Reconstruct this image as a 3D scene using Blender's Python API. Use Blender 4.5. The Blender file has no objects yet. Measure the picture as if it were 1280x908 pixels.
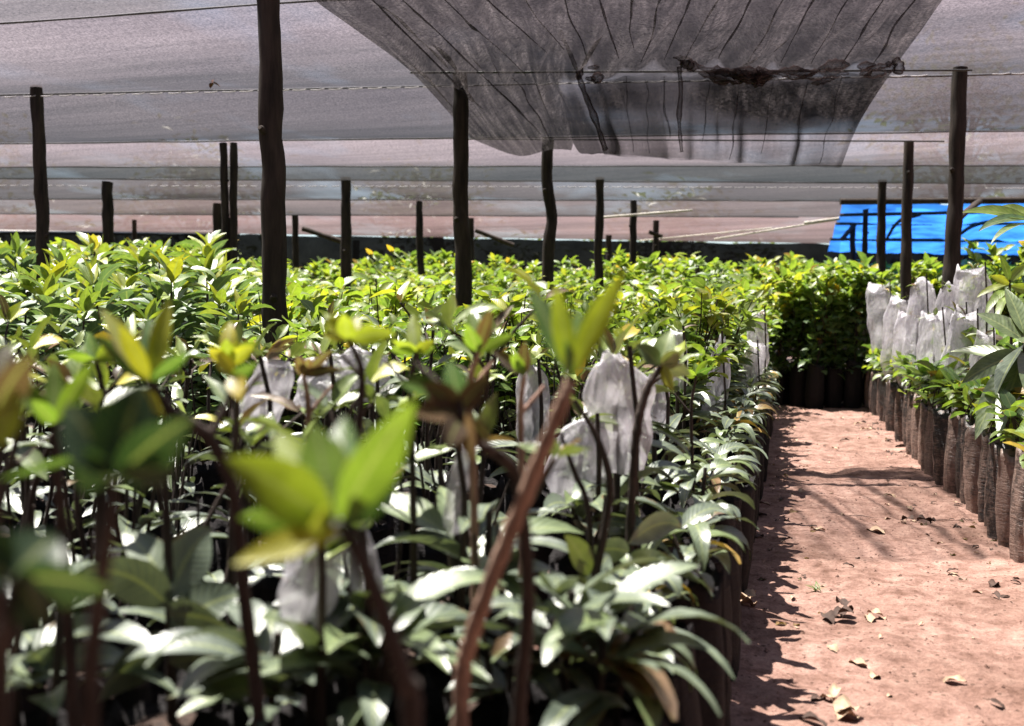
import bpy, math, random
import numpy as np
from mathutils import Vector, Matrix, noise

R = random.Random(11)
sc = bpy.context.scene
COL = sc.collection
PI = math.pi

# ------------------------------------------------------------------ camera
F = 1244.4
CAM = Vector((0, 0, 0.75))
YAW = math.atan(345 / F)
PITCH = -math.atan(54 / F)
cam_d = bpy.data.cameras.new('camera')
cam = bpy.data.objects.new('camera', cam_d)
COL.objects.link(cam)
cam.location = CAM
cam.rotation_euler = (PI / 2 + PITCH, 0, YAW)
cam_d.sensor_width = 36
cam_d.lens = 35
cam_d.clip_start = 0.05
cam_d.clip_end = 2000
cam_d.dof.use_dof = True
cam_d.dof.focus_distance = 3.3
cam_d.dof.aperture_fstop = 3.9
sc.camera = cam
MROT = cam.rotation_euler.to_matrix()


def ray(px, py):
    return MROT @ Vector(((px - 640) / F, -(py - 454) / F, -1))


def at(px, py, d):
    return CAM + ray(px, py) * d


def on_z(px, py, z):
    r = ray(px, py)
    return CAM + r * ((z - CAM.z) / r.z)


def on_y(px, py, y):
    r = ray(px, py)
    return CAM + r * ((y - CAM.y) / r.y)


VIEW = MROT @ Vector((0, 0, -1))


def depth(p):
    return (Vector(p) - CAM).dot(VIEW)


def pix(p):
    q = MROT.transposed() @ (Vector(p) - CAM)
    return 640 + F * q.x / -q.z, 454 - F * q.y / -q.z


# ------------------------------------------------------------------ materials
def mat(name):
    m = bpy.data.materials.new(name)
    m.use_nodes = True
    nt = m.node_tree
    nt.nodes.clear()
    out = nt.nodes.new('ShaderNodeOutputMaterial')
    return m, nt, out


def N(nt, t, **kw):
    n = nt.nodes.new(t)
    for k, v in kw.items():
        if k in n.inputs:
            n.inputs[k].default_value = v
        else:
            setattr(n, k, v)
    return n


def ramp(nt, stops, fac=None):
    n = nt.nodes.new('ShaderNodeValToRGB')
    e = n.color_ramp.elements
    while len(e) < len(stops):
        e.new(0.5)
    for el, (p, c) in zip(e, stops):
        el.position = p
        el.color = (*c, 1) if len(c) == 3 else c
    if fac is not None:
        nt.links.new(fac, n.inputs['Fac'])
    return n


def tex(nt, scale=(1, 1, 1), nscale=5.0, detail=4, rough=0.55, coord='Object'):
    tc = N(nt, 'ShaderNodeTexCoord')
    mp = N(nt, 'ShaderNodeMapping')
    mp.inputs['Scale'].default_value = scale
    nt.links.new(tc.outputs[coord], mp.inputs['Vector'])
    n = N(nt, 'ShaderNodeTexNoise')
    n.inputs['Scale'].default_value = nscale
    n.inputs['Detail'].default_value = detail
    n.inputs['Roughness'].default_value = rough
    nt.links.new(mp.outputs['Vector'], n.inputs['Vector'])
    return n.outputs['Fac']


def mixcol(nt, fac, a, b, blend='MIX'):
    n = N(nt, 'ShaderNodeMix', data_type='RGBA', blend_type=blend)
    L = nt.links.new
    if hasattr(fac, 'node'):
        L(fac, n.inputs[0])
    else:
        n.inputs[0].default_value = fac
    for s, v in ((6, a), (7, b)):
        if hasattr(v, 'node'):
            L(v, n.inputs[s])
        else:
            n.inputs[s].default_value = (*v, 1)
    return n.outputs[2]


def math_n(nt, op, a, b=None, clamp=False):
    n = N(nt, 'ShaderNodeMath', operation=op, use_clamp=clamp)
    for i, v in enumerate((a, b)):
        if v is None:
            continue
        if hasattr(v, 'node'):
            nt.links.new(v, n.inputs[i])
        else:
            n.inputs[i].default_value = v
    return n.outputs[0]


def bump(nt, h, strength=0.4, dist=0.01):
    b = N(nt, 'ShaderNodeBump')
    b.inputs['Strength'].default_value = strength
    b.inputs['Distance'].default_value = dist
    nt.links.new(h, b.inputs['Height'])
    return b.outputs['Normal']


def leaf_material(name, rough=0.36, spec=0.7, trans=0.34, hue=(1, 1, 1)):
    m, nt, out = mat(name)
    L = nt.links.new
    at_ = N(nt, 'ShaderNodeAttribute', attribute_name='tone')
    oi = N(nt, 'ShaderNodeObjectInfo')
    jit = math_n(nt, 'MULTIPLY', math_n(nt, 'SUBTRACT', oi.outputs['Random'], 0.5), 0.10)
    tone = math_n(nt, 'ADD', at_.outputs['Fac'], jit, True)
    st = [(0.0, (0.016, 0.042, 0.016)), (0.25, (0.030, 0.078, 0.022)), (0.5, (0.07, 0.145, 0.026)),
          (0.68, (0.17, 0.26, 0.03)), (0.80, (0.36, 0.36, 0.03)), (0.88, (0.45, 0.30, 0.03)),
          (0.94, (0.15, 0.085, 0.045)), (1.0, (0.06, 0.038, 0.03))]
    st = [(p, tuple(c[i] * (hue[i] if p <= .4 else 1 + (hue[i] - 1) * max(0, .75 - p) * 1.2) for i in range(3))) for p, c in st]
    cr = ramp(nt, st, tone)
    n1 = tex(nt, (1, 1, 1), 38, 3)
    c = mixcol(nt, 1.0, cr.outputs['Color'], ramp(nt, [(0.25, (0.62, 0.62, 0.62)), (0.75, (1.35, 1.3, 1.2))], n1).outputs['Color'], 'MULTIPLY')
    # vein and midrib from the leaf's own uv
    uv = N(nt, 'ShaderNodeUVMap')
    sx = N(nt, 'ShaderNodeSeparateXYZ')
    L(uv.outputs['UV'], sx.inputs[0])
    av = math_n(nt, 'ABSOLUTE', math_n(nt, 'SUBTRACT', sx.outputs[1], 0.5))
    mid = math_n(nt, 'LESS_THAN', av, 0.045)
    wv = math_n(nt, 'SINE', math_n(nt, 'MULTIPLY', math_n(nt, 'SUBTRACT', sx.outputs[0], math_n(nt, 'MULTIPLY', av, 0.35)), 75.0))
    vein = math_n(nt, 'GREATER_THAN', wv, 0.86)
    pat = math_n(nt, 'MAXIMUM', math_n(nt, 'MULTIPLY', mid, 0.55), math_n(nt, 'MULTIPLY', vein, 0.22))
    c = mixcol(nt, pat, c, (0.30, 0.34, 0.13))
    n4 = tex(nt, (1, 1, 1), 16, 3)
    edge = math_n(nt, 'GREATER_THAN', math_n(nt, 'ADD', av, math_n(nt, 'MULTIPLY', math_n(nt, 'SUBTRACT', n4, .5), 1.1)), 0.60)
    c = mixcol(nt, math_n(nt, 'MULTIPLY', edge, .75), c, (0.16, 0.10, 0.045))
    p = N(nt, 'ShaderNodeBsdfPrincipled')
    L(c, p.inputs['Base Color'])
    p.inputs['Roughness'].default_value = rough
    L(ramp(nt, [(0.2, (rough * .8,) * 3), (0.8, (rough * 1.35,) * 3)], n1).outputs['Color'], p.inputs['Roughness'])
    p.inputs['Specular IOR Level'].default_value = spec
    L(bump(nt, math_n(nt, 'ADD', wv, math_n(nt, 'MULTIPLY', n1, 3)), 0.10, 0.002), p.inputs['Normal'])
    t = N(nt, 'ShaderNodeBsdfTranslucent')
    tcol = mixcol(nt, 1.0, c, (1.5, 1.55, 0.8), 'MULTIPLY')
    L(tcol, t.inputs['Color'])
    mx = N(nt, 'ShaderNodeMixShader')
    mx.inputs[0].default_value = trans
    L(p.outputs[0], mx.inputs[1])
    L(t.outputs[0], mx.inputs[2])
    L(mx.outputs[0], out.inputs['Surface'])
    return m


def bark_material(name, dark, light, scale=60, rough=0.85, zs=0.15, bs=0.5):
    m, nt, out = mat(name)
    L = nt.links.new
    n1 = tex(nt, (1, 1, zs), scale, 6, 0.65)
    n2 = tex(nt, (1, 1, 1), scale * 0.15, 3)
    c = ramp(nt, [(0.32, dark), (0.72, light)], n1).outputs['Color']
    c = mixcol(nt, 1.0, c, ramp(nt, [(0.3, (0.65, 0.65, 0.65)), (0.7, (1.25, 1.25, 1.25))], n2).outputs['Color'], 'MULTIPLY')
    p = N(nt, 'ShaderNodeBsdfPrincipled')
    L(c, p.inputs['Base Color'])
    p.inputs['Roughness'].default_value = rough
    p.inputs['Specular IOR Level'].default_value = 0.3
    L(bump(nt, n1, bs, 0.006), p.inputs['Normal'])
    L(p.outputs[0], out.inputs['Surface'])
    return m


def net_material(name, col, transp, translu, streak=(0.25, 7, 7), contrast=0.14, var=0.2, coord='Object', floor_=0.06, sag_shade=0.0):
    """woven shade cloth: part open (transparent), part thread that reflects and lets light glow through"""
    m, nt, out = mat(name)
    L = nt.links.new
    n1 = tex(nt, streak, 2.2, 6, 0.62, coord)
    n2 = tex(nt, (1, 1, 1), 0.6, 3)
    n3 = tex(nt, (1, 1, 1), 60, 2, 0.7)
    c = mixcol(nt, 1.0, col, ramp(nt, [(0.3, (1 - contrast,) * 3), (0.7, (1 + contrast,) * 3)], n1).outputs['Color'], 'MULTIPLY')
    c = mixcol(nt, 1.0, c, ramp(nt, [(0.3, (0.86, 0.84, 0.86)), (0.7, (1.12, 1.10, 1.08))], n2).outputs['Color'], 'MULTIPLY')
    if coord == 'UV':
        # loose net lying double here and there
        wr = tex(nt, (26, 9, 1), 1.0, 6, .72, 'UV')
        c = mixcol(nt, 1.0, c, ramp(nt, [(0.38, (.25, .25, .25)), (0.60, (1.9, 1.85, 1.85))], wr).outputs['Color'], 'MULTIPLY')
    if sag_shade or coord == 'UV':
        c = mixcol(nt, 1.0, c, ramp(nt, [(0.32, (.5, .5, .5)) if sag_shade else (0.36, (.12, .12, .12)), (0.68, (1.5, 1.5, 1.5)) if sag_shade else (0.62, (2.1, 2.1, 2.1))], tex(nt, (1, 1, 1), 75 if sag_shade else 62, 3, .8)).outputs['Color'], 'MULTIPLY')
    if sag_shade:
        # sag shade painted into the threads, darker towards each strip's far edge, randomly mottled
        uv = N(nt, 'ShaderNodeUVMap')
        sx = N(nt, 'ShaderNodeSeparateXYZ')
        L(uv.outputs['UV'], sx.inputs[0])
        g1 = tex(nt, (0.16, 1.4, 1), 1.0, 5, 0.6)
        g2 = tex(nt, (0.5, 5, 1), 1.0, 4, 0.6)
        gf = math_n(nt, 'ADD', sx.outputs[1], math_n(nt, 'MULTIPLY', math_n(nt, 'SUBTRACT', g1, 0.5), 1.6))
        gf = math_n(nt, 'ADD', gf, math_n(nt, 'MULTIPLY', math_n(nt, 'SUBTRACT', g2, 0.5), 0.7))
        c = mixcol(nt, 1.0, c, ramp(nt, [(0.05, (1.25, 1.22, 1.24)), (0.95, (1 - sag_shade, 1 - sag_shade * .97, 1 - sag_shade))], gf).outputs['Color'], 'MULTIPLY')
    d = N(nt, 'ShaderNodeBsdfDiffuse')
    L(c, d.inputs['Color'])
    t = N(nt, 'ShaderNodeBsdfTranslucent')
    L(c, t.inputs['Color'])
    m1 = N(nt, 'ShaderNodeMixShader')
    m1.inputs[0].default_value = translu
    L(d.outputs[0], m1.inputs[1])
    L(t.outputs[0], m1.inputs[2])
    tr = N(nt, 'ShaderNodeBsdfTransparent')
    m2 = N(nt, 'ShaderNodeMixShader')
    # the thicker the weave is crossed (slanting light or view), the less of it is open
    ge = N(nt, 'ShaderNodeNewGeometry')
    dt = N(nt, 'ShaderNodeVectorMath', operation='DOT_PRODUCT')
    L(ge.outputs['Normal'], dt.inputs[0])
    L(ge.outputs['Incoming'], dt.inputs[1])
    cs = math_n(nt, 'MAXIMUM', math_n(nt, 'ABSOLUTE', dt.outputs['Value']), 0.06)
    open_ = math_n(nt, 'ADD', math_n(nt, 'MULTIPLY', math_n(nt, 'SUBTRACT', n1, 0.5), var), transp)
    open_ = math_n(nt, 'MAXIMUM', math_n(nt, 'ADD', open_, math_n(nt, 'MULTIPLY', math_n(nt, 'SUBTRACT', n3, 0.5), var)), 0.002)
    tan_ = math_n(nt, 'SQRT', math_n(nt, 'SUBTRACT', math_n(nt, 'DIVIDE', 1.0, math_n(nt, 'MULTIPLY', cs, cs)), 1.0))
    worn = ramp(nt, [(0.52, (floor_,) * 3), (0.70, (floor_ + .30 * (sag_shade > 0),) * 3)], tex(nt, (.9, .5, 1), 0.55, 4, .62)).outputs['Color']
    shut = math_n(nt, 'MAXIMUM', math_n(nt, 'SUBTRACT', 1.0, math_n(nt, 'MULTIPLY', tan_, 0.5)), worn)
    open_ = math_n(nt, 'MULTIPLY', open_, shut)
    a = math_n(nt, 'SUBTRACT', 1.0, open_, True)
    L(a, m2.inputs[0])
    L(tr.outputs[0], m2.inputs[1])
    L(m1.outputs[0], m2.inputs[2])
    L(m2.outputs[0], out.inputs['Surface'])
    return m


M = {}
M['leaf'] = leaf_material('glossy_leaf')
M['leaf_broad'] = leaf_material('broad_glossy_leaf', 0.42, 1.0, 0.28, (3.3, 2.15, 4.6))
M['leaf_grey'] = leaf_material('dusty_grey_green_leaf', 0.36, 0.9, 0.12, (3.9, 1.95, 5.0))
M['leaf_small'] = leaf_material('small_light_leaf', 0.42, 0.9, 0.45, (2.7, 1.95, 3.0))
M['leaf_flush'] = leaf_material('young_flush_leaf', 0.42, 0.5, 0.45)
M['stem'] = bark_material('dark_stem_bark', (0.022, 0.016, 0.014), (0.085, 0.062, 0.052), 90)
M['stem_brown'] = bark_material('red_brown_stem_bark', (0.20, 0.115, 0.08), (0.50, 0.33, 0.25), 120)
M['stem_pink'] = bark_material('pinkish_stem_bark', (0.2, 0.115, 0.09), (0.5, 0.33, 0.27), 120)
M['post'] = bark_material('dark_post_wood', (0.008, 0.006, 0.0055), (0.060, 0.044, 0.036), 22, 0.9, 0.12, 0.8)
M['post_cut'] = bark_material('cut_post_end', (0.16, 0.12, 0.09), (0.36, 0.28, 0.2), 40)
M['pole'] = bark_material('thin_pole_wood', (0.02, 0.014, 0.012), (0.07, 0.05, 0.04), 30)


def make_bag_mat(name, dust_lo, amount, dcol=(0.25, 0.165, 0.125), rough=.5, spec=.5):
    m, nt, out = mat(name)
    L = nt.links.new
    n1 = tex(nt, (1, 1, 0.4), 24, 6, 0.7)
    n2 = tex(nt, (1, 1, 4.0), 34, 4, 0.65)
    oi = N(nt, 'ShaderNodeObjectInfo')
    f = math_n(nt, 'ADD', n1, math_n(nt, 'MULTIPLY', math_n(nt, 'SUBTRACT', n2, 0.5), 0.6))
    f = math_n(nt, 'ADD', f, math_n(nt, 'MULTIPLY', math_n(nt, 'SUBTRACT', oi.outputs['Random'], 0.5), 0.3))
    f = ramp(nt, [(dust_lo, (0, 0, 0)), (dust_lo + 0.28, (amount,) * 3)], f).outputs['Color']
    c = mixcol(nt, f, (0.018, 0.016, 0.017), dcol)
    p = N(nt, 'ShaderNodeBsdfPrincipled')
    L(c, p.inputs['Base Color'])
    p.inputs['Roughness'].default_value = rough
    p.inputs['Specular IOR Level'].default_value = spec
    L(bump(nt, math_n(nt, 'ADD', n2, n1), 0.9, 0.006), p.inputs['Normal'])
    L(p.outputs[0], out.inputs['Surface'])
    return m


M['bag'] = make_bag_mat('black_poly_bag', 0.6, 0.05, rough=.8, spec=.15)
M['bag_dusty'] = make_bag_mat('dusty_poly_bag', 0.40, 0.8, (0.27, 0.185, 0.155), .42)


def make_soil():
    m, nt, out = mat('bed_soil')
    L = nt.links.new
    n1 = tex(nt, (1, 1, 1), 90, 5, 0.7)
    c = ramp(nt, [(0.3, (0.018, 0.012, 0.009)), (0.7, (0.075, 0.042, 0.03))], n1).outputs['Color']
    p = N(nt, 'ShaderNodeBsdfPrincipled')
    L(c, p.inputs['Base Color'])
    p.inputs['Roughness'].default_value = 0.95
    L(bump(nt, n1, 0.8, 0.01), p.inputs['Normal'])
    L(p.outputs[0], out.inputs['Surface'])
    return m


M['soil'] = make_soil()


def make_path_mat(name, k=1.0):
    m, nt, out = mat(name)
    L = nt.links.new
    nb = tex(nt, (1, 1, 1), 1.7, 4, 0.6)
    nm = tex(nt, (1, 1, 1), 14, 6, 0.68)
    nf = tex(nt, (1, 1, 1), 110, 4, 0.7)
    c = ramp(nt, [(0.30, (0.16, 0.085, 0.062)), (0.48, (0.33, 0.198, 0.163)), (0.70, (0.48, 0.315, 0.262))], nm).outputs['Color']
    c = mixcol(nt, 1.0, c, ramp(nt, [(0.32, (0.68 * k, 0.64 * k, 0.60 * k)), (0.68, (1.2 * k, 1.2 * k, 1.2 * k))], nb).outputs['Color'], 'MULTIPLY')
    c = mixcol(nt, 1.0, c, ramp(nt, [(0.25, (0.62, 0.6, 0.6)), (0.6, (1.08, 1.08, 1.08))], nf).outputs['Color'], 'MULTIPLY')
    # dark specks of humus
    vo = N(nt, 'ShaderNodeTexVoronoi')
    vo.inputs['Scale'].default_value = 34
    tc = N(nt, 'ShaderNodeTexCoord')
    L(tc.outputs['Object'], vo.inputs['Vector'])
    sp = math_n(nt, 'MULTIPLY', math_n(nt, 'LESS_THAN', vo.outputs['Distance'], 0.17), math_n(nt, 'GREATER_THAN', nm, 0.47))
    c = mixcol(nt, math_n(nt, 'MULTIPLY', sp, 0.7), c, (0.06, 0.035, 0.025))
    p = N(nt, 'ShaderNodeBsdfPrincipled')
    L(c, p.inputs['Base Color'])
    p.inputs['Roughness'].default_value = 0.95
    p.inputs['Specular IOR Level'].default_value = 0.2
    h = math_n(nt, 'ADD', nm, math_n(nt, 'MULTIPLY', nf, 0.35))
    L(bump(nt, h, 0.9, 0.02), p.inputs['Normal'])
    L(p.outputs[0], out.inputs['Surface'])
    return m


M['path'] = make_path_mat('red_earth_path', .83)
M['ground'] = make_path_mat('red_earth_ground', 0.7)


def make_plastic():
    m, nt, out = mat('milky_plastic_sleeve')
    L = nt.links.new
    n1 = tex(nt, (1, 1, 0.5), 45, 5, 0.6)
    n2 = tex(nt, (1, 1, 1), 14, 3)
    c = ramp(nt, [(0.3, (0.74, 0.70, 0.78)), (0.7, (0.88, 0.86, 0.90))], n2).outputs['Color']
    p = N(nt, 'ShaderNodeBsdfPrincipled')
    L(c, p.inputs['Base Color'])
    p.inputs['Roughness'].default_value = 0.3
    vo = N(nt, 'ShaderNodeTexVoronoi', feature='DISTANCE_TO_EDGE')
    vo.inputs['Scale'].default_value = 26
    tc = N(nt, 'ShaderNodeTexCoord')
    mp = N(nt, 'ShaderNodeMapping')
    mp.inputs['Scale'].default_value = (1.5, 1.5, .55)
    L(tc.outputs['Object'], mp.inputs['Vector'])
    L(mp.outputs['Vector'], vo.inputs['Vector'])
    hh = math_n(nt, 'ADD', math_n(nt, 'MINIMUM', math_n(nt, 'MULTIPLY', vo.outputs['Distance'], 3.0), 0.6), math_n(nt, 'MULTIPLY', n1, .6))
    nb = bump(nt, hh, 0.7, 0.006)
    L(nb, p.inputs['Normal'])
    t = N(nt, 'ShaderNodeBsdfTranslucent')
    L(c, t.inputs['Color'])
    L(nb, t.inputs['Normal'])
    m1 = N(nt, 'ShaderNodeMixShader')
    m1.inputs[0].default_value = 0.45
    L(p.outputs[0], m1.inputs[1])
    L(t.outputs[0], m1.inputs[2])
    tr = N(nt, 'ShaderNodeBsdfTransparent')
    m2 = N(nt, 'ShaderNodeMixShader')
    L(ramp(nt, [(0.3, (0.36,) * 3), (0.7, (0.74,) * 3)], n1).outputs['Color'], m2.inputs[0])
    L(tr.outputs[0], m2.inputs[1])
    L(m1.outputs[0], m2.inputs[2])
    L(m2.outputs[0], out.inputs['Surface'])
    return m


M['plastic'] = make_plastic()


def simple(name, col, rough=0.7, var=0.25, scale=30, trans=0.0, tcol=None):
    m, nt, out = mat(name)
    L = nt.links.new
    n1 = tex(nt, (1, 1, 1), scale, 4)
    c = mixcol(nt, 1.0, col, ramp(nt, [(0.3, (1 - var,) * 3), (0.7, (1 + var,) * 3)], n1).outputs['Color'], 'MULTIPLY')
    p = N(nt, 'ShaderNodeBsdfPrincipled')
    L(c, p.inputs['Base Color'])
    p.inputs['Roughness'].default_value = rough
    L(bump(nt, n1, 0.3, 0.005), p.inputs['Normal'])
    if trans:
        t = N(nt, 'ShaderNodeBsdfTranslucent')
        L(mixcol(nt, 1.0, c, tcol or (1, 1, 1), 'MULTIPLY'), t.inputs['Color'])
        mx = N(nt, 'ShaderNodeMixShader')
        mx.inputs[0].default_value = trans
        L(p.outputs[0], mx.inputs[1])
        L(t.outputs[0], mx.inputs[2])
        L(mx.outputs[0], out.inputs['Surface'])
    else:
        L(p.outputs[0], out.inputs['Surface'])
    return m


M['rope'] = simple('pale_string', (0.62, 0.57, 0.50), 0.8)
M['seam'] = simple('seam_cord', (0.09, 0.085, 0.10), 0.8)
M['wire'] = simple('dark_wire', (0.03, 0.028, 0.03), 0.6)
M['tarp'] = simple('blue_tarpaulin', (0.017, 0.092, 0.33), 0.45, 0.55, 2.2, 0.75, (1.15, 1.15, 1.15))
M['tan'] = simple('tan_dry_leaf', (0.40, 0.28, 0.19), 0.85, .4, 60)
M['umber'] = simple('umber_dry_leaf', (0.055, 0.03, 0.022), 0.85, .4, 60)
M['dead'] = leaf_material('dead_leaf', 0.8, 0.2, 0.15)
M['blackcloth'] = simple('black_blocker_cloth', (0.012, 0.013, 0.013), 0.9, 0.4, 6)
M['lintel'] = simple('brown_scrap', (0.10, 0.03, 0.02), 0.8)

# ------------------------------------------------------------------ mesh helpers
class MB:
    def __init__(s):
        s.v, s.f, s.t, s.uv, s.mi = [], [], [], [], []

    def add(s, verts, faces, tone=0.0, uv=None, mi=0):
        o = len(s.v)
        s.v.extend(verts)
        s.f.extend([tuple(i + o for i in f) for f in faces])
        s.t.extend([tone] * len(verts) if not isinstance(tone, list) else tone)
        s.uv.extend(uv if uv else [(0.5, 0.2)] * len(verts))
        s.mi.extend([mi] * len(faces))
        return s

    def mesh(s, name, mats, smooth=True):
        me = bpy.data.meshes.new(name)
        me.from_pydata([tuple(v) for v in s.v], [], s.f)
        me.validate()
        for m in (mats if isinstance(mats, (list, tuple)) else [mats]):
            me.materials.append(m)
        n = len(me.polygons)
        if n == len(s.mi):
            me.polygons.foreach_set('material_index', s.mi)
        me.polygons.foreach_set('use_smooth', [smooth] * n)
        a = me.attributes.new('tone', 'FLOAT', 'POINT')
        a.data.foreach_set('value', s.t)
        ul = me.uv_layers.new(name='UVMap')
        vi = np.empty(len(me.loops), dtype=np.int32)
        me.loops.foreach_get('vertex_index', vi)
        ul.data.foreach_set('uv', np.array(s.uv, dtype=np.float32)[vi].ravel())
        me.update()
        return me


def link(name, me, parent=None, loc=(0, 0, 0)):
    o = bpy.data.objects.new(name, me)
    COL.objects.link(o)
    o.location = loc
    if parent:
        o.parent = parent
    return o


def tag(o, label=None, cat=None, group=None, kind=None):
    for k, v in (('label', label), ('category', cat), ('group', group), ('kind', kind)):
        if v:
            o[k] = v
    return o


def empty(name, loc, label, cat, group=None, rz=0, s=1):
    o = bpy.data.objects.new(name, None)
    COL.objects.link(o)
    o.location = loc
    o.rotation_euler = (0, 0, rz)
    o.scale = (s, s, s)
    o.empty_display_size = 0.05
    return tag(o, label, cat, group)


KIDS = {}


def copy_thing(root, loc, rz, s, label=None, group=None, tilt=(0, 0)):
    r = root.copy()
    COL.objects.link(r)
    r.location = loc
    r.rotation_euler = (tilt[0], tilt[1], rz)
    r.scale = (s, s, s)
    if label:
        r['label'] = label
    if group:
        r['group'] = group
    for ch in KIDS[root.name]:
        c = ch.copy()
        COL.objects.link(c)
        c.parent = r
    return r


def frame(d):
    d = Vector(d).normalized()
    up = Vector((0, 0, 1)) if abs(d.z) < 0.95 else Vector((1, 0, 0))
    side = d.cross(up).normalized()
    return d, side, side.cross(d).normalized()


def leaf(mb, base, d, L, W, droop=0.6, fold=0.25, tone=0.3, seg=6, roll=0.0, petiole=0.0, wavy=0.0, prof=0.75, rnd=R, face=None):
    """one leaf: a blade with a folded midrib that bends over along its length"""
    d, side, nrm = frame(d)
    if face is not None:
        side = d.cross(face).normalized()
        nrm = side.cross(d).normalized()
    if roll:
        q = Matrix.Rotation(roll, 3, d)
        side = q @ side
        nrm = q @ nrm
    p = Vector(base)
    if petiole:
        p = p + d * petiole
    verts, uv, faces = [], [], []
    cur = Vector(d)
    ph = rnd.random() * 6
    for i in range(seg + 1):
        t = i / seg
        w = W * 0.5 * max(0.02, math.sin(PI * min(1, t ** prof)) ** 0.85) if 0 < i < seg else W * 0.02
        up = side.cross(cur).normalized()
        z = fold * w
        wv = wavy * W * math.sin(ph + t * 9)
        verts += [p + side * w + up * (z + wv), p.copy(), p - side * w + up * (z - wv)]
        uv += [(t, 0.0), (t, 0.5), (t, 1.0)]
        if i < seg:
            k = i * 3
            faces += [(k, k + 3, k + 4, k + 1), (k + 1, k + 4, k + 5, k + 2)]
            p = p + cur * (L / seg)
            ax = cur.cross(Vector((0, 0, -1)))
            if ax.length > 1e-4:
                cur = Matrix.Rotation(droop / seg * (0.5 + t), 3, ax.normalized()) @ cur
                cur.normalize()
                side = (side - cur * side.dot(cur)).normalized()
    mb.add(verts, faces, tone, uv)


def tube(mb, pts, radii, n=7, wob=0.0, cap=True, mi=0, rnd=R, tone=0.0, capmi=None):
    pts = [Vector(p) for p in pts]
    rings = []
    for i, p in enumerate(pts):
        a = pts[min(i + 1, len(pts) - 1)] - pts[max(i - 1, 0)]
        d, s, u = frame(a)
        if abs(d.z) > 0.5:
            s = Vector((1, 0, 0)) - d * d.x
            s.normalize()
            u = d.cross(s)
        r = radii[i] if isinstance(radii, (list, tuple)) else radii
        rings.append([p + (s * math.cos(2 * PI * k / n) + u * math.sin(2 * PI * k / n)) * r * (1 + wob * rnd.uniform(-1, 1)) for k in range(n)])
    verts = [v for ring in rings for v in ring]
    faces = []
    for i in range(len(pts) - 1):
        for k in range(n):
            a, b = i * n + k, i * n + (k + 1) % n
            faces.append((a, b, b + n, a + n))
    mb.add(verts, faces, tone, None, mi)
    if cap:
        mb.add(rings[-1], [tuple(range(n))], tone, None, mi if capmi is None else capmi)
        mb.add(rings[0], [tuple(reversed(range(n)))], tone, None, mi)


def spline(pts, per=6):
    pts = [Vector(p) for p in pts]
    if len(pts) < 3:
        return [pts[0].lerp(pts[-1], i / per) for i in range(per + 1)]
    P = [pts[0] * 2 - pts[1]] + pts + [pts[-1] * 2 - pts[-2]]
    o = []
    for i in range(1, len(P) - 2):
        for k in range(per):
            t = k / per
            a, b, c, d = P[i - 1], P[i], P[i + 1], P[i + 2]
            o.append(0.5 * ((2 * b) + (c - a) * t + (2 * a - 5 * b + 4 * c - d) * t * t + (3 * b - a - 3 * c + d) * t ** 3))
    o.append(pts[-1])
    return o


def bag_mb(r=0.066, h=0.34, n=28, rows=12, rnd=R, lean=0.0):
    """filled poly grow bag: pleated wall, crumpled rolled rim, soil below the rim"""
    mb = MB()
    ph = [rnd.random() * 6 for _ in range(8)]
    verts, faces = [], []
    sx, sy = rnd.uniform(0.92, 1.06), rnd.uniform(0.92, 1.06)
    for j in range(rows + 1):
        t = j / rows
        z = h * t
        prof = 0.93 + 0.11 * math.sin(PI * min(1, t * 1.1)) - 0.05 * t
        for k in range(n):
            a = 2 * PI * k / n
            pl = 0.035 * math.sin(7 * a + ph[0] + 1.5 * t) + 0.03 * math.sin(11 * a + ph[1] - 2 * t) + 0.022 * math.sin(3 * a + ph[2] + 5 * t)
            wr = 0.03 * math.sin(t * 26 + ph[3] + 1.7 * math.sin(2 * a + ph[4])) + 0.02 * math.sin(t * 47 + ph[5] + 2 * math.sin(3 * a))
            rr = r * (prof + pl + wr * (0.4 + 0.6 * (1 - t)))
            zz = z
            if j >= rows - 1:
                zz += 0.012 * math.sin(3 * a + ph[6]) + 0.006 * math.sin(8 * a + ph[7])
                rr *= 1.03
            verts.append((rr * math.cos(a) * sx + lean * t * 0.1, rr * math.sin(a) * sy, zz))
    for j in range(rows):
        for k in range(n):
            a, b = j * n + k, j * n + (k + 1) % n
            faces.append((a, b, b + n, a + n))
    # rim rolled in
    o = len(verts)
    for k in range(n):
        v = verts[rows * n + k]
        verts.append((v[0] * 0.86, v[1] * 0.86, v[2] - 0.022))
    for k in range(n):
        a, b = rows * n + k, rows * n + (k + 1) % n
        faces.append((a, b, o + (k + 1) % n, o + k))
    mb.add(verts, faces, 0, None, 0)
    sv = [(0, 0, h - 0.012)]
    for k in range(n):
        a = 2 * PI * k / n
        sv.append((r * 0.9 * math.cos(a), r * 0.9 * math.sin(a), h - 0.026 + rnd.uniform(-.004, .004)))
    mb.add(sv, [(0, 1 + k, 1 + (k + 1) % n) for k in range(n)], 0, None, 1)
    return mb


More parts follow.
